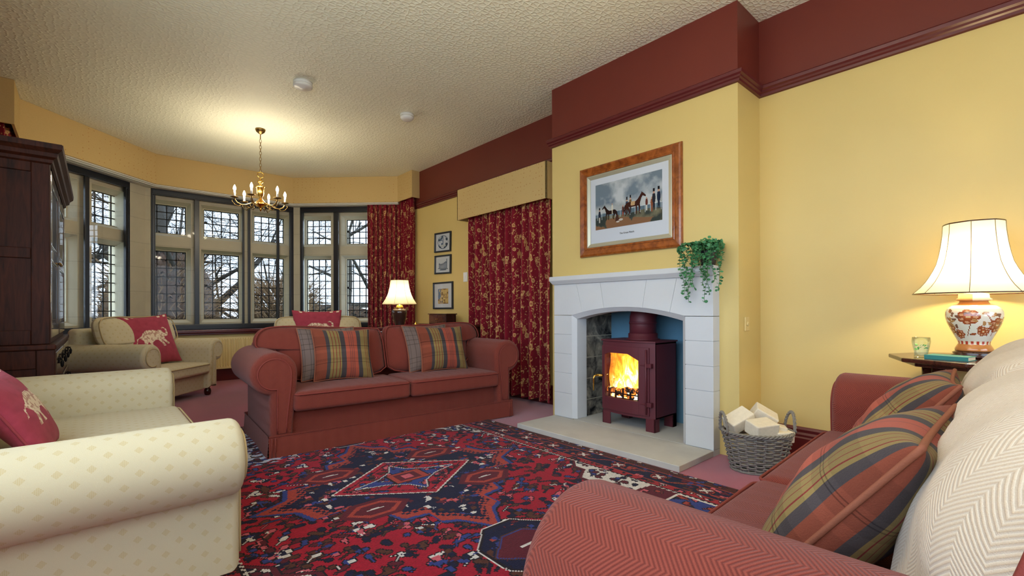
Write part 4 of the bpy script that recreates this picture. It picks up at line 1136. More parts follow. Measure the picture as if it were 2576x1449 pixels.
for z in (.27, .59):
    sr(MB().box(sxf-.045, sxf-.005, 2.07, 2.13, z-.018, z+.018).box(sxf-.04, sxf-.022, 2.10, 2.175, z-.006, z+.008)).build('hinge', 'stove', dr, bevel=.004)
sr(MB().box(sxf-.05, sxf-.01, 2.565, 2.63, .455, .475).tube([(sxf-.04, 2.61, .465), (sxf-.075, 2.62, .46), (sxf-.08, 2.625, .44), (sxf-.08, 2.625, .33)], [.008, .008, .008, .006], 8)).build('door_handle', 'brass', dr, True)
for (y0, y1) in ((sy0, sy0+.085), (sy1-.085, sy1)):
    for (x0, x1) in ((sxf-.012, sxf+.06), (sxb-.06, sxb)):
        sr(MB().box(x0, x0+.01 if x0 < 3.5 else x1, y0, y1, .044, .155).box(x0, x1, y0 if y0 < 2.2 else y1-.01, y0+.01 if y0 < 2.2 else y1, .044, .155)).build('leg', 'stove', st, bevel=.003)
fp = [(3.60, 2.30, .788), (3.60, 2.30, .93), (3.60, 2.30, .97), (3.62, 2.30, 1.02), (3.67, 2.30, 1.08), (3.72, 2.30, 1.14), (3.75, 2.3, 1.18)]
sr(MB().tube(fp, [.115]*7, 28)).build('flue_pipe', 'stove', st, True)
mb = MB(); mb.lathe([(.142, .788), (.142, .795), (.126, .80), (.126, .84), (.118, .845)], 28, (3.60, 2.30, 0)); mb.lathe([(.119, .925), (.119, .94), (.115, .945)], 28, (3.60, 2.30, 0)); sr(mb).build('flue_collar', 'stove', st, True)
# fire inside
sr(MB().box(sxb-.05, sxb-.045, sy0+.02, sy1-.02, .17, .74)).build('fire_back', 'iron', st)
mb = MB()
r = random.Random(4)
for k in range(26):
    mb.sphere((r.uniform(3.42, 3.455), r.uniform(2.11, 2.55), r.uniform(.29, .36)), r.uniform(.02, .036), 7, 5, (.8, 1.2, .8))
sr(mb).build('burning_coals', 'coal', st)
mb = MB()
for (cy_, w_, h_, x_) in ((2.50, .06, .12, 3.44), (2.44, .05, .09, 3.45)):
    n = 10; P = []
    for i in range(n+1):
        t = i/n; w2 = w_*(1-t)**.6*(.8+.3*sin(t*7+cy_*9)); P.append([(x_+.02*sin(t*5+k2), cy_+w2*(k2/4-.5)+.02*sin(t*6), .32+h_*t) for k2 in range(5)])
    mb.grid(np.array(P))
# the flame sheet fills the firebox behind the coals
P = [[(3.47+.012*sin(y*40+z*20), y, z) for y in np.linspace(sy0+.02, sy1-.02, 30)] for z in np.linspace(.27, .73, 30)]
mb.grid(np.array(P)); o = mb.build('flames', 'flame', None); o.data.transform(Matrix.Identity(4)); o.name = 'flames'
tag(o, 'orange and yellow flames burning behind the glass of the stove', 'fire')
mb = MB(); mb.box(3.40, 3.408, 2.19, 2.545, .315, .325)
for y in (2.22, 2.30, 2.375, 2.45, 2.52): mb.box(3.398, 3.41, y-.008, y+.008, .28, .345 if y != 2.375 else .37)
sr(mb).build('log_guard', 'iron', st, bevel=.003)

# ------------------------------------------------------------------ HORSE PRINT
def horse_print():
    W_, H_ = 300, 176
    im = Img(W_, H_, (150, 160, 168)); k = vnoise(H_, W_, 60, 21, 5); k2 = vnoise(H_, W_, 34, 9, 4)
    y = np.linspace(0, 1, H_)[:, None]; c0 = np.array(lin((116, 130, 142))); c1 = np.array(lin((196, 200, 202)))
    m = np.clip((k-.42)*3.6, 0, 1)[..., None]; im.a[:] = c0*(1-m)+c1*m
    hz = np.clip((.55-y)*5, 0, .6)[..., None]; im.a[:] = im.a*(1-hz)+np.array(lin((196, 196, 190)))*hz
    g = (im.Y < 62); im.a[g] = lin((96, 116, 128)); g = im.Y < 46+3*np.sin(im.X/30)
    gm = (np.clip((k2-.35)*3, 0, 1))[..., None]; gg = np.array(lin((58, 66, 62)))*(1-gm)+np.array(lin((128, 122, 96)))*gm; im.a[g] = gg[g]
    d = (im.Y < 26+10*np.sin(im.X/60)) & (k2 > .45); im.a[d] = lin((138, 100, 72))
    for x in range(10, W_, 22): im.line([(x, 38), (x, 62)], 1.6, (196, 204, 206))
    im.line([(0, 60), (W_, 64)], 1.8, (200, 206, 208))
    DB = (44, 26, 22); BB = (66, 34, 26)
    def horse(x, y, s, fl, c):
        q = [(0, 40), (4, 46), (14, 50), (30, 48), (44, 48), (54, 54), (64, 66), (70, 74), (72, 80), (74, 76), (80, 72), (90, 62), (88, 58), (80, 62), (76, 64), (70, 56), (66, 44), (64, 36), (66, 24), (64, 8), (67, 2), (62, 2), (60, 10), (60, 24), (56, 32), (52, 30), (52, 16), (50, 2), (46, 2), (47, 16), (46, 30), (26, 30), (16, 32), (20, 20), (22, 10), (18, 2), (14, 3), (17, 11), (12, 22), (6, 28), (2, 20), (6, 10), (2, 1), (-2, 2), (1, 10), (-4, 22), (-2, 34)]
        im.poly(q, c, s, x, y, fl); im.line([(x, y+40*s), (x-5*s*fl, y+30*s), (x-5*s*fl, y+16*s)], 3*s, (24, 18, 18))
    def man(x, y, h, coat, leg, hat=True, w=1.0):
        im.poly([(-5, 0), (-1, 0), (0, 38), (1, 0), (5, 0), (6, 45), (-6, 45)], leg, h/100*w, x, y)
        im.poly([(-8, 38), (8, 38), (10, 60), (7, 80), (-7, 80), (-10, 60)], coat, h/100*w, x, y+0)
        im.ell(x, y+h*.86*w, h*.05, h*.065, (196, 150, 124))
        if hat: im.poly([(-7, 90), (7, 90), (5, 93), (5, 106), (-5, 106), (-5, 93)], (22, 22, 28), h/100*w, x, y)
    man(20, 26, 56, (40, 46, 60), (190, 184, 172)); horse(102, 30, .78, -1, DB)
    man(150, 36, 66, (52, 66, 84), (70, 60, 56)); man(166, 42, 64, (120, 92, 58), (60, 60, 66)); man(132, 36, 46, (92, 54, 44), (150, 70, 50), False)
    man(82, 52, 44, (214, 206, 188), (206, 196, 170), False)
    horse(142, 34, 1.02, 1, BB); im.poly([(24, 36), (42, 35), (44, 50), (26, 50)], (196, 160, 116), 1.02, 142, 34)
    man(236, 42, 52, (100, 50, 40), (206, 202, 190), False); man(258, 34, 58, (140, 82, 54), (150, 86, 56), False)
    man(266, 40, 72, (40, 42, 52), (44, 46, 56)); man(286, 42, 74, (32, 44, 66), (32, 40, 56))
    im.poly([(0, 0), (16, 2), (24, 6), (16, 12), (14, 24), (6, 26), (2, 14)], (80, 50, 40), 1, 96, 22); im.ell(122, 26, 10, 4, (196, 190, 180)); im.ell(108, 20, 8, 3, (206, 196, 186))
    return im
ph = thing('picture', 'large horse racing print in a wide honey maple frame above the mantel', 'picture', (CX1, 2.303, 1.94))
FW, FH = 1.012, .815; FX = CX1
def frame_ring(w, h, prof, parent, name, mat, tf):
    """prof: (inset, out) ; tf maps (a,b,out)->xyz"""
    rings = []
    for ins, out in prof:
        a, b = w/2-ins, h/2-ins
        rings.append([tf(-a, -b, out), tf(a, -b, out), tf(a, b, out), tf(-a, b, out)])
    mb = MB(); mb.grid(np.array(rings), False, True); return mb.build(name, mat, parent)
# on a wall facing -x : image right is -y
tf = lambda a, b, o_: (-o_, -a, b)
frame_ring(FW, FH, [(0, 0), (0, .014), (.006, .026), (.02, .030), (.05, .022), (.062, .020), (.068, .026), (.08, .024), (.082, .012), (.082, 0)], ph, 'frame', 'maple', tf)
frame_ring(FW-.164, FH-.164, [(0, .006), (0, .018), (.008, .019), (.034, .010), (.036, .005)], ph, 'gilt_slip', 'slip', tf)
mb = MB(); a, b = FW/2-.115, FH/2-.115; mb.add([tf(-a, -b, .006), tf(a, -b, .006), tf(a, b, .006), tf(-a, b, .006)], [(0, 1, 2, 3)]); mb.build('mount', 'mount', ph)
hp = horse_print(); pw, phh = .665, .405; zc_ = .03
mb, cols = picture_mesh(hp, tf(-pw/2, -phh/2+zc_, .0075), V(0, -pw, 0), V(0, 0, phh)); mb.build('engraving', 'print', ph, cols=cols)
fc = bpy.data.curves.new('caption', 'FONT'); fc.body = 'The Great Match.'; fc.size = .021; fc.align_x = 'CENTER'; fc.extrude = .0003
fo = bpy.data.objects.new('caption', fc); COL.objects.link(fo); fc.materials.append(M['iron']); fo.parent = ph
bpy.context.view_layer.update()
me_ = bpy.data.meshes.new_from_object(fo.evaluated_get(bpy.context.evaluated_depsgraph_get())); bpy.data.objects.remove(fo)
fo = bpy.data.objects.new('caption', me_); COL.objects.link(fo); fo.parent = ph
fo.matrix_local = Matrix(((0, 0, -1, -.0078), (-1, 0, 0, .0), (0, 1, 0, -.238), (0, 0, 0, 1)))
mb = MB(); mb.add([tf(-a-.03, -b-.03, .0095), tf(a+.03, -b-.03, .0095), tf(a+.03, b+.03, .0095), tf(-a-.03, b+.03, .0095)], [(0, 1, 2, 3)]); mb.build('glass', 'pglass', ph)
# three small black frames
def small_pic(y0, y1, z0, z1, kind, label, img_box):
    w, h = abs(y1-y0), z1-z0
    p = thing('picture', label, 'picture', (XRF, (y0+y1)/2, (z0+z1)/2), 0, 'small framed prints by the curtain')
    frame_ring(w, h, [(0, 0), (0, .022), (.004, .025), (.018, .025), (.022, .020), (.022, .004)], p, 'frame', 'black', tf)
    mb = MB(); a, b = w/2-.02, h/2-.02; mb.add([tf(-a, -b, .006), tf(a, -b, .006), tf(a, b, .006), tf(-a, b, .006)], [(0, 1, 2, 3)]); mb.build('mount', 'mount', p)
    im = Img(60, 48, (206, 212, 222)) if kind < 2 else Img(60, 66, (206, 176, 112))
    n = vnoise(im.h, im.w, 8, kind+30, 3)
    if kind == 0:
        e = (((im.X-30)/28)**2+((im.Y-24)/22)**2 < 1); im.a[e & (n > .5)] = lin((70, 92, 118)); im.a[e & (n > .62)] = lin((40, 56, 76)); im.line([(30, 14), (30, 44)], 5, (90, 110, 136)); im.ell(30, 12, 16, 4, (190, 196, 200))
        ee = ((im.X-30)/28)**2+((im.Y-24)/22)**2; im.a[(ee > .92) & (ee < 1.05)] = lin((80, 90, 110))
    elif kind == 1:
        for x in range(10, 46, 7): im.line([(x, 14), (x, 28+4*sin(x))], 4.5, (84, 104, 130)); im.ell(x, 30+4*sin(x), 2.6, 4, (60, 80, 108))
        im.line([(50, 12), (50, 44)], 4, (90, 108, 132)); im.line([(4, 13), (56, 11)], 2, (50, 66, 92)); im.ell(30, 8, 20, 2.2, (70, 88, 112))
    else:
        im.a[n > .45] = lin((170, 132, 70)); im.a[n > .56] = lin((120, 92, 56))
        for x in (8, 18, 30, 42, 50): im.line([(x, 4), (x+1, 60)], 3, (216, 194, 140))
        im.a[(im.X < 16) & (n > .42) & (im.Y > 20)] = lin((110, 130, 160)); im.ell(38, 22, 8, 3, (222, 200, 130))
    bw, bh, dz = img_box
    mb, cols = picture_mesh(im, tf(-bw/2, -bh/2+dz, .0072), V(0, -bw, 0), V(0, 0, bh)); mb.build('engraving', 'print', p, cols=cols)
    mb = MB(); mb.add([tf(-a, -b, .012), tf(a, -b, .012), tf(a, b, .012), tf(-a, b, .012)], [(0, 1, 2, 3)]); mb.build('glass', 'pglass', p)
    return p
p = small_pic(5.55, 5.975, 1.905, 2.195, 0, 'small black-framed oval landscape print, topmost of three by the curtain', (.29, .21, 0)); p.rotation_euler = (rad(2), 0, 0)
p = small_pic(5.55, 5.975, 1.585, 1.86, 1, 'small black-framed print of a church and trees, middle of three by the curtain', (.29, .20, -.01)); p.rotation_euler = (rad(1.5), 0, 0)
small_pic(5.505, 6.02, 1.07, 1.465, 2, 'larger black-framed woodland print with a wide mount, lowest of three by the curtain', (.27, .22, -.01))

# ------------------------------------------------------------------ PLANT on the mantel
pl = thing('potted_plant', 'trailing eucalyptus in a small black pot on the right end of the mantel', 'plant', (3.31, 1.572, 1.364))
MB().lathe([(.045, 0), (.05, .01), (.062, .09), (.066, .11), (.06, .11), (.055, .09), (0, .09)], 20).build('pot', 'pot', pl, True)
r = random.Random(12); ls = MB(); sm = MB()
def leaf(mb, c, d, s):
    d = np.array(d)/np.linalg.norm(d); u = np.cross(d, V(r.uniform(-1, 1), r.uniform(-1, 1), r.uniform(-1, 1))); u /= np.linalg.norm(u)+1e-9; w = np.cross(u, d)
    c = np.array(c)
    P = [c, c+d*s*.3+u*s*.42, c+d*s*.75+u*s*.40, c+d*s*1.05, c+d*s*.75-u*s*.40, c+d*s*.3-u*s*.42]; mid = c+d*s*.55+w*s*.10
    mb.add([tuple(p) for p in P]+[tuple(mid)], [(i, (i+1) % 6, 6) for i in range(6)])
strands = [(-1.0, .05, .36), (-.85, .1, .30), (-.6, .0, .38), (-.3, .1, .33), (.0, .1, .30), (.3, .05, .42), (.45, .1, .25), (.75, .05, .28), (.95, .1, .34), (1.05, 0, .20), (-1.05, 0, .10), (-.7, .05, .16), (.6, .15, .37), (-.1, .15, .16), (.15, .2, .22), (-.45, .15, .42), (.85, 0, .12)]
for (ly, lx, ln) in strands:
    # starts above the pot, arcs over towards the room (-x) and hangs down
    px, py, pz = 0, 0, .11; pts = []
    ex_ = -.10-.05*r.random()-lx*.1; ey_ = -ly*.135
    for t in np.linspace(0, 1, 26):
        if t < .35:
            q = t/.35; x = ex_*q; y = ey_*q**.9; z = .10+.06*sin(q*pi*.55)
        else:
            q = (t-.35)/.65; x = ex_-.012*sin(q*4+ly*5); y = ey_+.015*sin(q*6+ly*7); z = .159-ln*q
        pts.append((x, y, z))
    sm.tube(pts, .0016, 5)
    for i in range(3, len(pts)):
        for _ in range(3 if i < 16 else 2):
            a = r.random()*2*pi; leaf(ls, pts[i], (cos(a), sin(a), r.uniform(-.3, .4)), r.uniform(.016, .027))
for _ in range(260):
    a = r.random()*2*pi; q = r.random()**.5; c = (.085*q*cos(a)-.01, .10*q*sin(a), .09+.10*(1-q*.6)*r.random()+.02); leaf(ls, c, (cos(a), sin(a), r.uniform(0, 1)), r.uniform(.018, .03))
ls.build('leaves', 'leaf', pl, True)['kind'] = 'stuff'; sm.build('stems', 'stem', pl, True)

# ------------------------------------------------------------------ BASKET & LOGS
BC = V(3.235, 1.215); lat = V(.746, -.666); fw_ = V(.666, .746)
bk = thing('log_basket', 'oval grey wicker basket full of fuel blocks to the right of the hearth', 'basket', (BC[0], BC[1], 0))
def el(a, z, off=0):
    k = z/.25; A_ = .158+.058*k+off; B_ = .122+.045*k+off; q = lat*A_*cos(a)+fw_*B_*sin(a); return (q[0], q[1], z)
NS = 22; mb = MB()
for k in range(NS):
    a = 2*pi*k/NS
    for da in (-.022, .022): mb.tube([el(a+da, z) for z in np.linspace(.005, .245, 8)], .0036, 6)
mb.build('wicker_stakes', 'wicker', bk, True)
mb = MB()
for row in range(17):
    z = .014+row*.0138
    for s_ in (0,):
        pts = []
        for i in range(NS*6):
            a = 2*pi*i/(NS*6); pts.append(el(a, z+.002*sin(a*3+row), .0075*sin(a*NS/2+pi*row+.0)))
        mb.tube(pts, .0052, 6, True)
mb.build('wicker_weave', 'wicker', bk, True)
mb = MB()
for s_ in range(3):
    mb.tube([el(2*pi*i/120, .250+.008*sin(2*pi*i/120*16+s_*2.1), .008*cos(2*pi*i/120*16+s_*2.1)) for i in range(120)], .0062, 6, True)
mb.build('woven_rim', 'wicker', bk, True)
MB().tube([el(2*pi*i/90, .006, .004) for i in range(90)], .007, 6, True).build('base_ring', 'wicker', bk, True)
for sgn in (0, pi):
    mb = MB()
    for s_ in range(3):
        P = []
        for i in range(40):
            t = i/39; th = pi*t; a = sgn+(.32*cos(th)); z = .25+.125*sin(th); q = el(a, .25, .012+.006*cos(t*30+s_*2.1))
            P.append((q[0], q[1], z+.006*sin(t*30+s_*2.1)))
        mb.tube(P, .0055, 6)
    mb.build('handle', 'wicker', bk, True)
# inner floor
MB().prism([tuple(el(2*pi*i/30, 0)[:2]) for i in range(30)], (0, 0, 0), (1, 0, 0), (0, 1, 0), (0, 0, 1), .004, .012).build('basket_base', 'wicker', bk)
def brick(label, latp, fwp, z, ax, size):
    c = BC+lat*latp+fw_*fwp
    a = Matrix.Rotation(ax[2], 3, 'Z') @ Matrix.Rotation(ax[0], 3, 'X') @ Matrix.Rotation(ax[1], 3, 'Y')
    base = Matrix(((lat[0], fw_[0], 0), (lat[1], fw_[1], 0), (0, 0, 1)))
    m = base @ a
    mb = MB(); s2 = [x/2 for x in size]
    mb.box(-s2[0], s2[0], -s2[1], s2[1], -s2[2], s2[2])
    o = mb.build('fuel_block', 'cardwood', None, bevel=.007); o.matrix_world = Matrix.Translation((c[0], c[1], z)) @ m.to_4x4()
    return tag(o, label, 'fuel block', 'compressed wood fuel blocks in the basket')
brick('pale fuel block leaning on the left side of the wicker basket', -.105, .03, .315, (rad(20), rad(-28), rad(20)), (.17, .11, .085))
brick('pale fuel block lying across the front centre of the pile in the basket', .0, -.06, .285, (rad(12), rad(-4), rad(12)), (.16, .12, .085))
brick('pale fuel block tilted at the top right of the pile in the basket', .085, .07, .335, (rad(15), rad(32), rad(-25)), (.15, .11, .085))
brick('fuel block peeping out beneath the tilted one in the basket', .11, .0, .262, (rad(0), rad(10), rad(-20)), (.14, .10, .07))
brick('flat fuel block low at the right edge of the basket', .13, -.05, .232, (rad(5), rad(0), rad(10)), (.12, .10, .07))
for k, (a, b, z, nm) in enumerate(((-.06, .02, .075, 'left'), (.07, .02, .075, 'right'), (-.06, .0, .175, 'left'), (.08, .0, .17, 'right'))):
    brick('fuel block buried in the %s, %s side of the basket' % ('lowest layer' if z < .1 else 'middle layer', nm), a, b, z, (0, 0, rad(10*k)), (.12, .12, .085))

# ------------------------------------------------------------------ SIDE TABLE, LAMP
TC = V(3.42, .20); TZ = .79
tb = thing('side_table', 'dark octagonal side table against the right wall behind the sofa arm', 'table', (TC[0], TC[1], 0))
def octo(R, rot=133): return [(R*cos(rad(rot+45*k)), R*sin(rad(rot+45*k))) for k in range(8)]
MB().prism(octo(.365), (0, 0, 0), (1, 0, 0), (0, 1, 0), (0, 0, 1), TZ-.022, TZ).build('table_top', 'mahog', tb, bevel=.006)
MB().prism(octo(.30), (0, 0, 0), (1, 0, 0), (0, 1, 0), (0, 0, 1), TZ-.045, TZ-.022).build('apron', 'mahog', tb, bevel=.004)
for la_, lf_ in ((-.2, .0), (-.12, .15), (.04, -.17), (.15, .1)):
    lg = MB().lathe([(.02, 0), (.024, .05), (.018, .09), (.026, .13), (.026, .45), (.02, .5), (.027, .53), (.02, .56), (.027, .60), (.027, TZ-.045)], 16, (la_*.746+lf_*.666, -la_*.666+lf_*.746, 0)); lg.build('leg', 'mahog', tb, True)
MB().prism(octo(.2), (0, 0, 0), (1, 0, 0), (0, 1, 0), (0, 0, 1), .16, .18).build('lower_shelf', 'mahog', tb, bevel=.004)
LC = (3.46, .212)
lp = thing('table_lamp', 'large lit table lamp with a floral ginger-jar base and cream bell shade, right side', 'lamp', (LC[0], LC[1], TZ))
zz0 = TZ
MB().lathe([(.06, 0), (.088, .002), (.091, .012), (.08, .018), (.086, .026), (.074, .034), (.03, .036)], 36).build('wooden_stand', 'mahog', lp, True)
prof = [(.103, .036), (.106, .044), (.100, .056), (.086, .072), (.088, .085), (.100, .105), (.122, .14), (.145, .18), (.157, .215), (.156, .24), (.142, .262), (.115, .278), (.09, .286), (.079, .290), (.077, .298)]
prof = [(r_*.72, z_) for r_, z_ in prof]; pr = np.array(prof); dd = np.r_[0, np.cumsum(np.hypot(*np.diff(pr, axis=0).T))]; qq = np.linspace(0, dd[-1], 70); prs = list(zip(np.interp(qq, dd, pr[:, 0]), np.interp(qq, dd, pr[:, 1])))
for _ in range(2): prs = [prs[0]]+[((a[0]+2*b[0]+c[0])/4, (a[1]+2*b[1]+c[1])/4) for a, b, c in zip(prs[:-2], prs[1:-1], prs[2:])]+[prs[-1]]
nth = 150; mb = MB(); mb.lathe(prs, nth); im = Img(nth, 69, (226, 218, 200))
r = random.Random(8)
def fl_(x, y, R):
    for k in range(7): im.ell((x+R*.7*cos(k*.9)) % nth, y+R*.7*sin(k*.9), R*.42, R*.36, (150, 74, 40))
    for k in range(7): im.ell((x+R*.7*cos(k*.9)) % nth, y+R*.7*sin(k*.9), R*.22, R*.18, (204, 150, 112))
    im.ell(x, y, R*.4, R*.34, (176, 92, 48)); im.ell(x, y, R*.2, R*.16, (224, 190, 140))
for (x, y, R) in ((20, 40, 9), (48, 30, 8), (72, 44, 9), (100, 34, 9), (126, 42, 8), (36, 50, 5), (86, 26, 6), (112, 24, 6), (12, 24, 6), (60, 22, 6), (140, 26, 6)): fl_(x, y, R)
for _ in range(60): im.ell(r.random()*nth, 20+r.random()*32, 3.2, 1.4, r.choice([(160, 86, 50), (176, 130, 80), (120, 80, 60)]), r.random()*3)
for _ in range(10): x = r.random()*nth; im.line([(x, 20), (x+6*r.uniform(-1, 1), 36), (x+r.uniform(-6, 6), 48)], 1, (150, 80, 50))
im.a[:9] = lin((190, 120, 62)); im.a[9:13][:, ::1] = np.where(((np.arange(nth)//4) % 2 == 0)[None, :, None], np.array(lin((176, 60, 40))), np.array(lin((226, 210, 180)))); im.a[60:] = lin((196, 130, 70))
mb.build('jar_body', 'china', lp, True, cols=np.vstack([im.a.reshape(-1, 3), [lin((200, 190, 170))]*(len(mb.f)-69*nth)]))
mb = MB(); mb.lathe([(.057, .298), (.071, .303), (.073, .308), (.061, .316), (.059, .335), (.03, .342), (.02, .345)], 60)
nf = len(mb.f); cc_ = np.array([lin((206, 150, 86)) if (i//15) % 2 else lin((232, 220, 190)) for i in range(nf)]); mb.build('jar_lid', 'china', lp, True, cols=cc_)
MB().tube([(0, 0, .345), (0, 0, .48)], .008, 10).build('lamp_stem', 'brass', lp, True)
def bell(parent, prof, np_, mat='shade', rim=.0035):
    fac = lambda a: 1-.035*abs(sin(a*np_/2))**1.0
    P = [[(r_*fac(2*pi*k/96)*cos(2*pi*k/96), r_*fac(2*pi*k/96)*sin(2*pi*k/96), z) for k in range(96)] for r_, z in prof]
    mb = MB(); mb.grid(np.array(P), False, True); sh = mb.build('lamp_shade', mat, parent, True)
    for r_, z in (prof[0], prof[-1]): m2 = MB().tube([(r_*fac(2*pi*k/96)*cos(2*pi*k/96), r_*fac(2*pi*k/96)*sin(2*pi*k/96), z) for k in range(96)], rim, 6, True); m2.build('shade_trim', 'mahog' if rim > .003 else 'shadepipe', sh, True)
    m3 = MB()
    for k in range(np_):
        a = 2*pi*k/np_; m3.tube([((r_+.001)*cos(a), (r_+.001)*sin(a), z) for r_, z in prof], .0016, 5)
    m3.build('shade_rib', 'shadepipe', sh, True)
    return sh
sp = [(.298, .34), (.280, .355), (.256, .376), (.232, .403), (.212, .432), (.197, .465), (.186, .50), (.178, .545), (.171, .60), (.166, .66), (.164, .71)]
bell(lp, [(r_*.83 if r_ > .2 else r_*.72+.022*(r_-.164)/.04, z_) for r_, z_ in sp], 8)
MB().sphere((0, 0, .50), .03, 16, 10).build('bulb', 'bulb', lp, True)
# glass, book
gt = thing('drinking_glass', 'short clear glass of water with mint leaves on the octagonal side table', 'glass', (3.27, .40, TZ))
prof = [(.030, .0), (.031, .004), (.030, .03), (.036, .06), (.040, .085), (.038, .108), (.0365, .108), (.0385, .085), (.0345, .06), (.028, .03), (.027, .010), (0, .010)]
MB().lathe(prof, 28).build('glass_body', 'tumbler', gt, True)
MB().lathe([(.0, .0105), (.0268, .0105), (.0278, .03), (.0340, .06), (.0345, .068), (0, .068)], 24).build('water', 'water', gt, True)
ml = MB(); r = random.Random(2)
for _ in range(14): a = r.random()*6.28; leaf(ml, (.016*cos(a), .016*sin(a), r.uniform(.04, .068)), (cos(a), sin(a), r.uniform(-.2, .3)), .014)
ml.build('mint_leaves', 'mint', gt, True)
bo = thing('book', 'thin teal clothbound book lying in front of the lamp on the side table', 'book', (3.235, .285, TZ), rad(-12))
MB().box(-.056, .056, -.085, .085, .0, .003).box(-.056, .056, -.085, .085, .019, .022).box(-.058, -.054, -.085, .085, .0, .022).build('cover', 'teal', bo, bevel=.0015)
MB().box(-.053, .051, -.081, .081, .003, .019).build('page_block', 'paper', bo)
fc = bpy.data.objects.new

# ------------------------------------------------------------------ SECOND LAMP, SIDEBOARD, small things behind the far sofa
t2 = thing('side_table', 'round dark wood table mostly hidden behind the far terracotta sofa, under the small lamp', 'table', (3.05, 5.70, 0))
MB().lathe([(.0, .755), (.30, .755), (.305, .765), (.30, .775), (0, .775)], 36).build('table_top', 'mahog', t2, True)
MB().lathe([(.05, .10), (.03, .2), (.045, .4), (.025, .6), (.05, .755)], 20).build('pedestal', 'mahog', t2, True)
for k in range(3):
    a = rad(30+120*k); MB().tube([(.03*cos(a), .03*sin(a), .16), (.14*cos(a), .14*sin(a), .10), (.25*cos(a), .25*sin(a), .018)], [.022, .02, .018], 8).build('foot', 'mahog', t2, True)
l2 = thing('table_lamp', 'lit table lamp with a brown glazed base and cream panelled shade, beside the bay curtain', 'lamp', (3.05, 5.70, .776))
MB().lathe([(.05, 0), (.055, .01), (.052, .04), (.062, .09), (.085, .17), (.098, .24), (.098, .27), (.085, .29), (.06, .30), (.045, .302)], 32).build('lamp_base', 'glaze', l2, True)
MB().lathe([(.05, .300), (.055, .315), (.045, .33), (.04, .345), (.02, .35), (.008, .36), (.008, .46)], 20).build('lamp_neck', 'brass', l2, True)
bell(l2, [(.235, .36), (.215, .39), (.190, .43), (.165, .48), (.147, .53), (.134, .59), (.125, .65), (.120, .68)], 8, rim=.0025)
MB().sphere((0, 0, .5), .028, 14, 8).build('bulb', 'bulb', l2, True)
ob = MB().lathe([(.035, 0), (.038, .02), (.02, .03), (.03, .05), (.032, .08), (.02, .10), (.006, .105), (.008, .115), (0, .12)], 20).build('ornament', 'brass', None, True); ob.location = (3.24, 5.60, .776)
tag(ob, 'small domed brass ornament beside the brown glazed lamp', 'ornament')
sb = thing('sideboard', 'low dark wood sideboard against the right wall, behind the far terracotta sofa', 'sideboard', (3.58, 5.30, 0))
MB().box(-.20, .20, -.62, .62, .84, .865).build('top', 'mahog', sb, bevel=.005)
MB().box(-.17, .20, -.58, .58, .10, .84).build('carcass', 'oak', sb)
for (a, b) in ((-.56, -.02), (.02, .56)):
    d = MB().box(-.182, -.168, a, b, .14, .80).build('door', 'oak', sb, bevel=.004); MB().sphere((-.192, (a if a > 0 else b)+(.03 if a > 0 else -.03), .5), .012).build('knob', 'brass', d, True)
for y in (-.54, .54):
    for x in (-.14, .17): MB().box(x-.025, x+.025, y-.025, y+.025, 0, .10).build('foot', 'oak', sb)
bx = thing('small_cabinet', 'miniature wooden cabinet with two panelled doors on top of the sideboard', 'box', (3.53, 5.395, .865))
MB().box(-.075, .08, -.215, .215, 0, .13).build('carcass', 'oak', bx, bevel=.003); MB().box(-.09, .09, -.23, .23, .13, .142).build('top', 'mahog', bx, bevel=.003)
for (a, b) in ((-.205, -.005), (.005, .205)):
    mb = MB().box(-.083, -.075, a, b, .01, .125); d = mb.build('door', 'mahog', bx, bevel=.002); MB().box(-.086, -.082, a+.03, b-.03, .03, .105).build('door_panel', 'mahog', d, bevel=.002); MB().sphere((-.09, (b-.012 if a < 0 else a+.012), .065), .006).build('knob', 'brass', d, True)
# switches
o = thing('light_switch', 'white plastic switch plate on the yellow wall beside the side curtain', 'switch', (XRF, 5.21, 1.508)); MB().box(-.010, 0, -.045, .045, -.065, .065).build('plate', 'white', o, bevel=.003); MB().box(-.015, -.009, -.012, .012, -.02, .02).build('rocker', 'white', o, bevel=.002)
M['ochre'] = plain('ochre_painted_plate', (214, 190, 128), .4, bumpy=.02)
o = thing('wall_socket', 'ochre painted cable socket plate on the side of the chimney breast', 'socket', (3.50, CY0, .944)); MB().box(-.035, .035, -.010, 0, -.05, .05).build('plate', 'ochre', o, bevel=.003); MB().lathe([(.016, 0), (.016, .006), (.008, .008), (0, .008)], 16).xf(Matrix.Rotation(rad(90), 4, 'X') @ Matrix.Translation((0, 0, .009))).build('connector', 'ochre', o, True)
# ceiling detectors
sd = thing('smoke_detector', 'white round smoke detector with a ribbed face, left of two on the ceiling', 'smoke detector', (1.47, 4.637, ZC), 0, 'ceiling smoke detectors')
MB().lathe([(.085, 0), (.085, -.022), (.078, -.026)], 36).build('base', 'white', sd, True); MB().lathe([(.078, -.026), (.086, -.030), (.086, -.046), (.070, -.056), (.035, -.058), (.03, -.064), (0, -.066)], 36).build('cover', 'white', sd, True)
s2 = thing('smoke_detector', 'white round smoke detector with a smooth domed face, right of two on the ceiling', 'smoke detector', (2.58, 4.638, ZC), 0, 'ceiling smoke detectors')
MB().lathe([(.074, 0), (.076, -.02), (.074, -.024)], 36).build('base', 'white', s2, True); MB().lathe([(.073, -.024), (.072, -.045), (.055, -.062), (.03, -.066), (0, -.067)], 36).build('cover', 'white', s2, True)

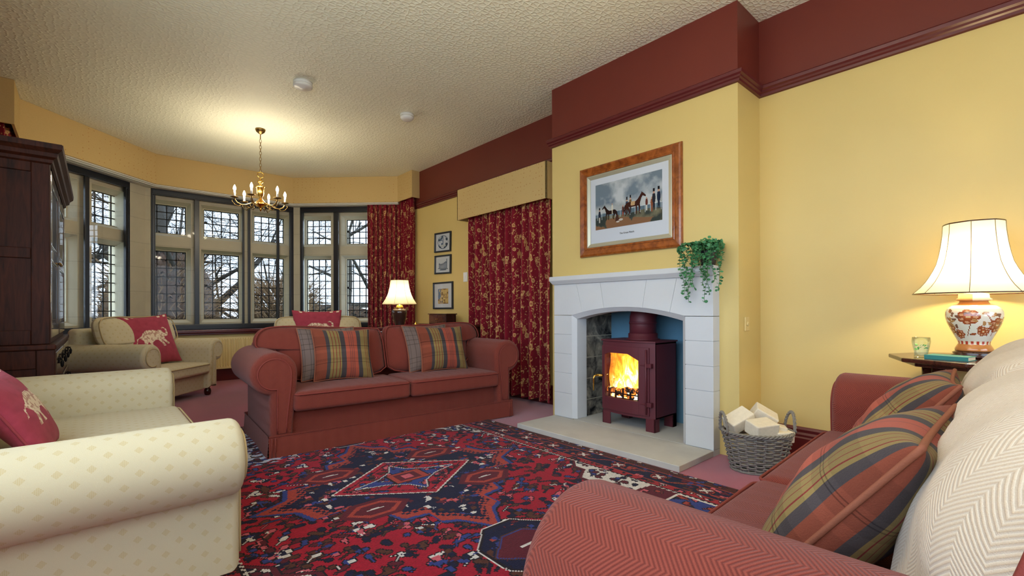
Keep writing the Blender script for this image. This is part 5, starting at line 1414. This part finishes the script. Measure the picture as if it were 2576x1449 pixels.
# ------------------------------------------------------------------ CHANDELIER
def chandelier(loc, label, en=6.0):
    ch = thing('chandelier', label, 'chandelier', loc)   # origin on the ceiling
    MB().lathe([(.0, 0), (.055, 0), (.056, -.012), (.045, -.035), (.02, -.055), (.01, -.062), (.006, -.065)], 24).build('ceiling_rose', 'bronze', ch, True)
    mb = MB().tube([(0, 0, -.06), (0, 0, -.12)], .006, 8)
    mb.build('rod', 'bronze', ch, True)
    mb = MB(); z = -.125; k = 0
    while z > -.50:
        pts = []
        for i in range(16):
            a = 2*pi*i/16; u = .011*cos(a); w = .024*sin(a)
            pts.append((u if k % 2 == 0 else 0, 0 if k % 2 == 0 else u, z-.02+w))
        mb.tube(pts, .0026, 5, True); z -= .036; k += 1
    mb.build('chain', 'bronze', ch, True)
    mb = MB().tube([(.034*cos(2*pi*i/24), 0, -.55+.034*sin(2*pi*i/24)) for i in range(24)], .0045, 6, True); mb.build('ring', 'brass', ch, True)
    fac = lambda a: 1+.06*cos(a*8)
    mb = MB().lathe([(.012, -.588), (.014, -.60), (.006, -.61), (.034, -.625), (.03, -.645), (.01, -.66), (.012, -.67)], 32, fac=fac)
    mb.lathe([(.012, -.67), (.055, -.69), (.060, -.695), (.042, -.71), (.037, -.76), (.030, -.80), (.014, -.82), (.018, -.835)], 32, fac=fac)
    mb.lathe([(.018, -.835), (.035, -.86), (.06, -.885), (.075, -.90), (.07, -.915), (.03, -.935), (.015, -.945), (.018, -.96), (.006, -.985), (0, -.99)], 32)
    mb.build('body', 'brass', ch, True)
    for k in range(6):
        a = rad(60*k+57); c, s_ = cos(a), sin(a); R_ = .27
        pts = [(.05, -.885), (.10, -.905), (.15, -.93), (.20, -.935), (.245, -.915), (.265, -.885), (.27, -.86)]
        mb = MB().tube([(c*r_, s_*r_, z) for r_, z in pts], [.009, .008, .008, .007, .008, .007, .006], 8)
        mb.tube([(c*r_, s_*r_, z) for r_, z in [(.20, -.935), (.23, -.955), (.27, -.94), (.30, -.90), (.29, -.88)]], [.006, .006, .005, .004, .003], 6)
        mb.tube([(c*r_, s_*r_, z) for r_, z in [(.12, -.915), (.10, -.94), (.12, -.96), (.15, -.945)]], .005, 6)
        arm = mb.build('arm', 'bronze', ch, True)
        MB().lathe([(.006, -.865), (.04, -.857), (.044, -.85), (.03, -.852), (.014, -.85)], 16, (c*R_, s_*R_, 0), fac=lambda q: 1+.08*cos(q*6)).build('drip_pan', 'bronze', arm, True)
        MB().lathe([(.012, -.852), (.012, -.78), (.009, -.776)], 14, (c*R_, s_*R_, 0)).build('candle_sleeve', 'white', arm, True)
        MB().lathe([(.007, -.777), (.015, -.765), (.016, -.75), (.010, -.73), (.002, -.712)], 12, (c*R_, s_*R_, 0)).build('bulb', 'bulb', arm, True)
        lt('bulb_light', 'POINT', (loc[0]+c*R_, loc[1]+s_*R_, loc[2]-.745), en, (1, .87, .66), .03)
    return ch
def lt(name, typ, loc, energy, col, size=.05):
    l = bpy.data.lights.new(name, typ); l.energy = energy; l.color = col
    if typ == 'POINT': l.shadow_soft_size = size
    o = bpy.data.objects.new(name, l); COL.objects.link(o); o.location = loc; return o
chandelier((1.467, 6.172, ZC), 'brass six-arm candle chandelier with lit bulbs hanging in front of the bay')

# ------------------------------------------------------------------ OUTSIDE
g = MB().box(-60, 70, 8.9, 120, -.75, -.7); o = g.build('ground_lawn', 'grass'); struct(o)
g = MB().box(-60, XL-.6, -50, 8.9, -.75, -.7); g.box(XL-.6, 70, -50, YB-.6, -.75, -.7); struct(g.build('ground_bounce', 'bounce_ground'))  # unseen pale ground, added to bounce daylight up onto the ceiling
def tree(label, x, y, h, tr, lean, depth, seed, group, spread=.6, nb=3):
    r = random.Random(seed); root = thing('bare_tree', label, 'tree', (x, y, -.7), 0, group)
    tk = MB(); br = MB()
    def grow(p, d, L, rad_, lev):
        pts = [p]; q = np.array(p, float); dd_ = np.array(d, float); n = 5
        for i in range(n):
            dd_ = dd_+V(r.uniform(-1, 1), r.uniform(-1, 1), r.uniform(-.6, .8))*.16; dd_ /= np.linalg.norm(dd_); q = q+dd_*L/n; pts.append(tuple(q))
        rr = [rad_*(1-.5*i/n) for i in range(n+1)]
        (tk if lev == 0 else br).tube(pts, rr, 8 if lev < 2 else (5 if lev < 3 else 3), caps=False)
        if lev < depth:
            for k in range(nb if lev else nb+2):
                i = r.randint(2 if lev else 1, n); e = V(r.uniform(-1, 1), r.uniform(-1, 1), r.uniform(-.35, .8)); nd = dd_*(1-spread)+e*spread*1.3; nd /= np.linalg.norm(nd)
                grow(pts[i], nd, L*r.uniform(.5, .8), max(.004, rr[i]*.55), lev+1)
    grow((0, 0, 0), lean, h, tr, 0)
    tk.build('trunk', 'bark', root, True); br.build('branches', 'bark', root, True); return root
tree('massive dark-trunked bare tree leaning across the centre window', .75, 12.6, 4.6, .42, (.15, 0, 1), 5, 4, 'bare trees outside the bay', .75, 4)
tree('bare tree with forking limbs seen through the right window', 7.4, 14.5, 3.8, .15, (-.2, 0, 1), 6, 8, 'bare trees outside the bay', .7, 3)
tree('slender bare tree seen through the third centre light', 3.4, 14.0, 3.4, .09, (.1, .1, 1), 6, 15, 'bare trees outside the bay', .7, 3)
tree('bare tree with fine twigs seen through the left window', -1.6, 14.5, 4.0, .13, (.1, 0, 1), 6, 21, 'bare trees outside the bay', .7, 3)
tree('distant bare tree between the centre and right windows', 8.0, 20.0, 5.0, .22, (0, 0, 1), 5, 30, 'bare trees outside the bay', .7, 3)
def thicket(label, x, y, w, d, h, seed, num, mass=True):
    root = thing('thicket', label, 'shrub', (x, y, -.7), 0, 'leafless thickets outside the bay'); r = random.Random(seed); mb = MB()
    P = []
    for i in range(50):
        th = i/49*pi/2
        P.append([(w*cos(th)**.5*cos(a)*(1+r.uniform(-.07, .07)), d*cos(th)**.5*sin(a)*(1+r.uniform(-.07, .07)), h*sin(th)*(1+r.uniform(-.03, .03))) for a in np.linspace(0, 2*pi, 110)[:-1]])
    mb.grid(np.array(P), False, True)
    if mass: mb.build('foliage_mass', 'ivy', root, True)
    tw = MB()
    for _ in range(num):
        a = r.random()*2*pi; z = r.random()*h*.9; k = sqrt(max(0, 1-(z/h)**2))*(1 if mass else r.random()**.4); p = V(w*k*cos(a), d*k*sin(a), z)*.95; e = V(cos(a)*.6+r.uniform(-.5, .5), sin(a)*.6+r.uniform(-.5, .5), r.uniform(0, 1)); L = r.uniform(.2, .6)
        tw.tube([p, p+e*L*.5+V(0, 0, .05), p+e*L+V(r.uniform(-.1, .1), 0, r.uniform(-.1, .15))], [.011, .008, .005], 3, caps=False)
    o = tw.build('twigs', 'twig', root); o['kind'] = 'stuff'
    return root
thicket('tall brown leafless thicket behind the left and middle centre lights', 1.0, 11.9, 1.05, .8, 2.9, 3, 2600)
thicket('airy tangle of bare brown twigs seen through the rightmost centre light', 3.35, 12.2, 1.15, .6, 2.7, 13, 2600, False)
tree('bare tree with long crossing limbs seen through the upper centre lights', 2.5, 13.2, 4.4, .2, (-.25, 0, 1), 5, 44, 'bare trees outside the bay', .7, 4)
thicket('low brown leafless hedge seen through the third centre light and right window', 5.2, 15.2, 2.6, .8, 1.9, 6, 2200)
thicket('low brown leafless shrub seen through the left window', -1.8, 13.0, 1.5, .8, 1.9, 9, 1400)

# ------------------------------------------------------------------ LIGHT
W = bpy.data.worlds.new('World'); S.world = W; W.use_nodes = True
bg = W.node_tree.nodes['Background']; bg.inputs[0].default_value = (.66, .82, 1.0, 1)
# overcast sky, brightest behind the camera side of the house, dimmer beyond the bay
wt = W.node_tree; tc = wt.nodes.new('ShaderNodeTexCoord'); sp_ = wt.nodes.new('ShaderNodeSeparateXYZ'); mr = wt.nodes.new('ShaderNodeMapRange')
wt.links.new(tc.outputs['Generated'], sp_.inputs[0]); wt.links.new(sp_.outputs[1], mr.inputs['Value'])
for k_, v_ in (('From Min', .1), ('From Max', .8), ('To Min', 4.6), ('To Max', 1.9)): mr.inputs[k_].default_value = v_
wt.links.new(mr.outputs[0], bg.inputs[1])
def portal(loc, rot, sx_, sy_):
    l = bpy.data.lights.new('portal', 'AREA'); l.shape = 'RECTANGLE'; l.size = sx_; l.size_y = sy_; l.cycles.is_portal = True
    o = bpy.data.objects.new('window_portal', l); COL.objects.link(o); o.location = loc; o.rotation_euler = rot; return o
portal((XL-.22, (OY0+OY1)/2, (OZ0+OZ1)/2), (rad(90), 0, rad(-90)), OY1-OY0, OZ1-OZ0)
portal(((BX0+BX1)/2, YB-.22, 1.72), (rad(90), 0, 0), BX1-BX0, 1.75)
for F in FA:
    A, t, n, L = F; q = A+t*L/2+n*.66
    # area lights shine along local -Z : turn it to face -n
    o = portal((q[0], q[1], 1.78), (rad(90), 0, 0), L+.4, 2.05)
    o.rotation_euler = (rad(90), 0, atan2(n[1], n[0])+rad(90))
# table lamps
lt('table_lamp_light', 'POINT', (LC[0], LC[1], TZ+.47), 17, (1, .82, .44), .04)
lt('table_lamp_light', 'POINT', (3.05, 5.70, 1.27), 9, (1, .80, .45), .04)
lt('stove_light', 'POINT', (3.5, 2.33, .45), 1.2, (1, .45, .12), .05)
# unseen second chandelier, added to brighten ceiling and near half, above the frame
chandelier((1.0, 1.1, ZC), 'unseen brass six-arm candle chandelier added for light above the foreground seating', 9.0)

# ------------------------------------------------------------------ CAMERA
f_, yaw, pit, rol, cy_off = 1170.9766, rad(41.7267), rad(.1713), rad(-.2122), 52.1535
Rv = Vector((cos(yaw), -sin(yaw), 0)); Fh = Vector((sin(yaw), cos(yaw), 0)); Zv = Vector((0, 0, 1))
Fv = Fh*cos(pit)+Zv*sin(pit); Uv = -Fh*sin(pit)+Zv*cos(pit)
c, s_ = cos(rol), sin(rol); right = Rv*c+Uv*s_; up = -Rv*s_+Uv*c
cam = bpy.data.cameras.new('camera'); co = bpy.data.objects.new('camera', cam); COL.objects.link(co)
m = Matrix.Identity(4)
for i in range(3): m[i][0] = right[i]; m[i][1] = up[i]; m[i][2] = -Fv[i]
m[0][3], m[1][3], m[2][3] = 0, 0, 1.05
co.matrix_world = m; cam.sensor_width = 36; cam.sensor_fit = 'HORIZONTAL'; cam.lens = f_/2576*36; cam.shift_y = cy_off/2576; cam.clip_start = .02
S.camera = co
S.view_settings.view_transform = 'Standard'; S.view_settings.look = 'None'; S.view_settings.gamma = 1; S.view_settings.exposure = 0.46
try: S.view_settings.use_curve_mapping = False
except Exception: pass
cy = S.cycles; cy.use_denoising = True; cy.max_bounces = 8; cy.diffuse_bounces = 5; cy.glossy_bounces = 3; cy.transparent_max_bounces = 16; cy.transmission_bounces = 4
cy.sample_clamp_indirect = 6; cy.caustics_reflective = False; cy.caustics_refractive = False; cy.use_adaptive_sampling = True; cy.adaptive_threshold = .02
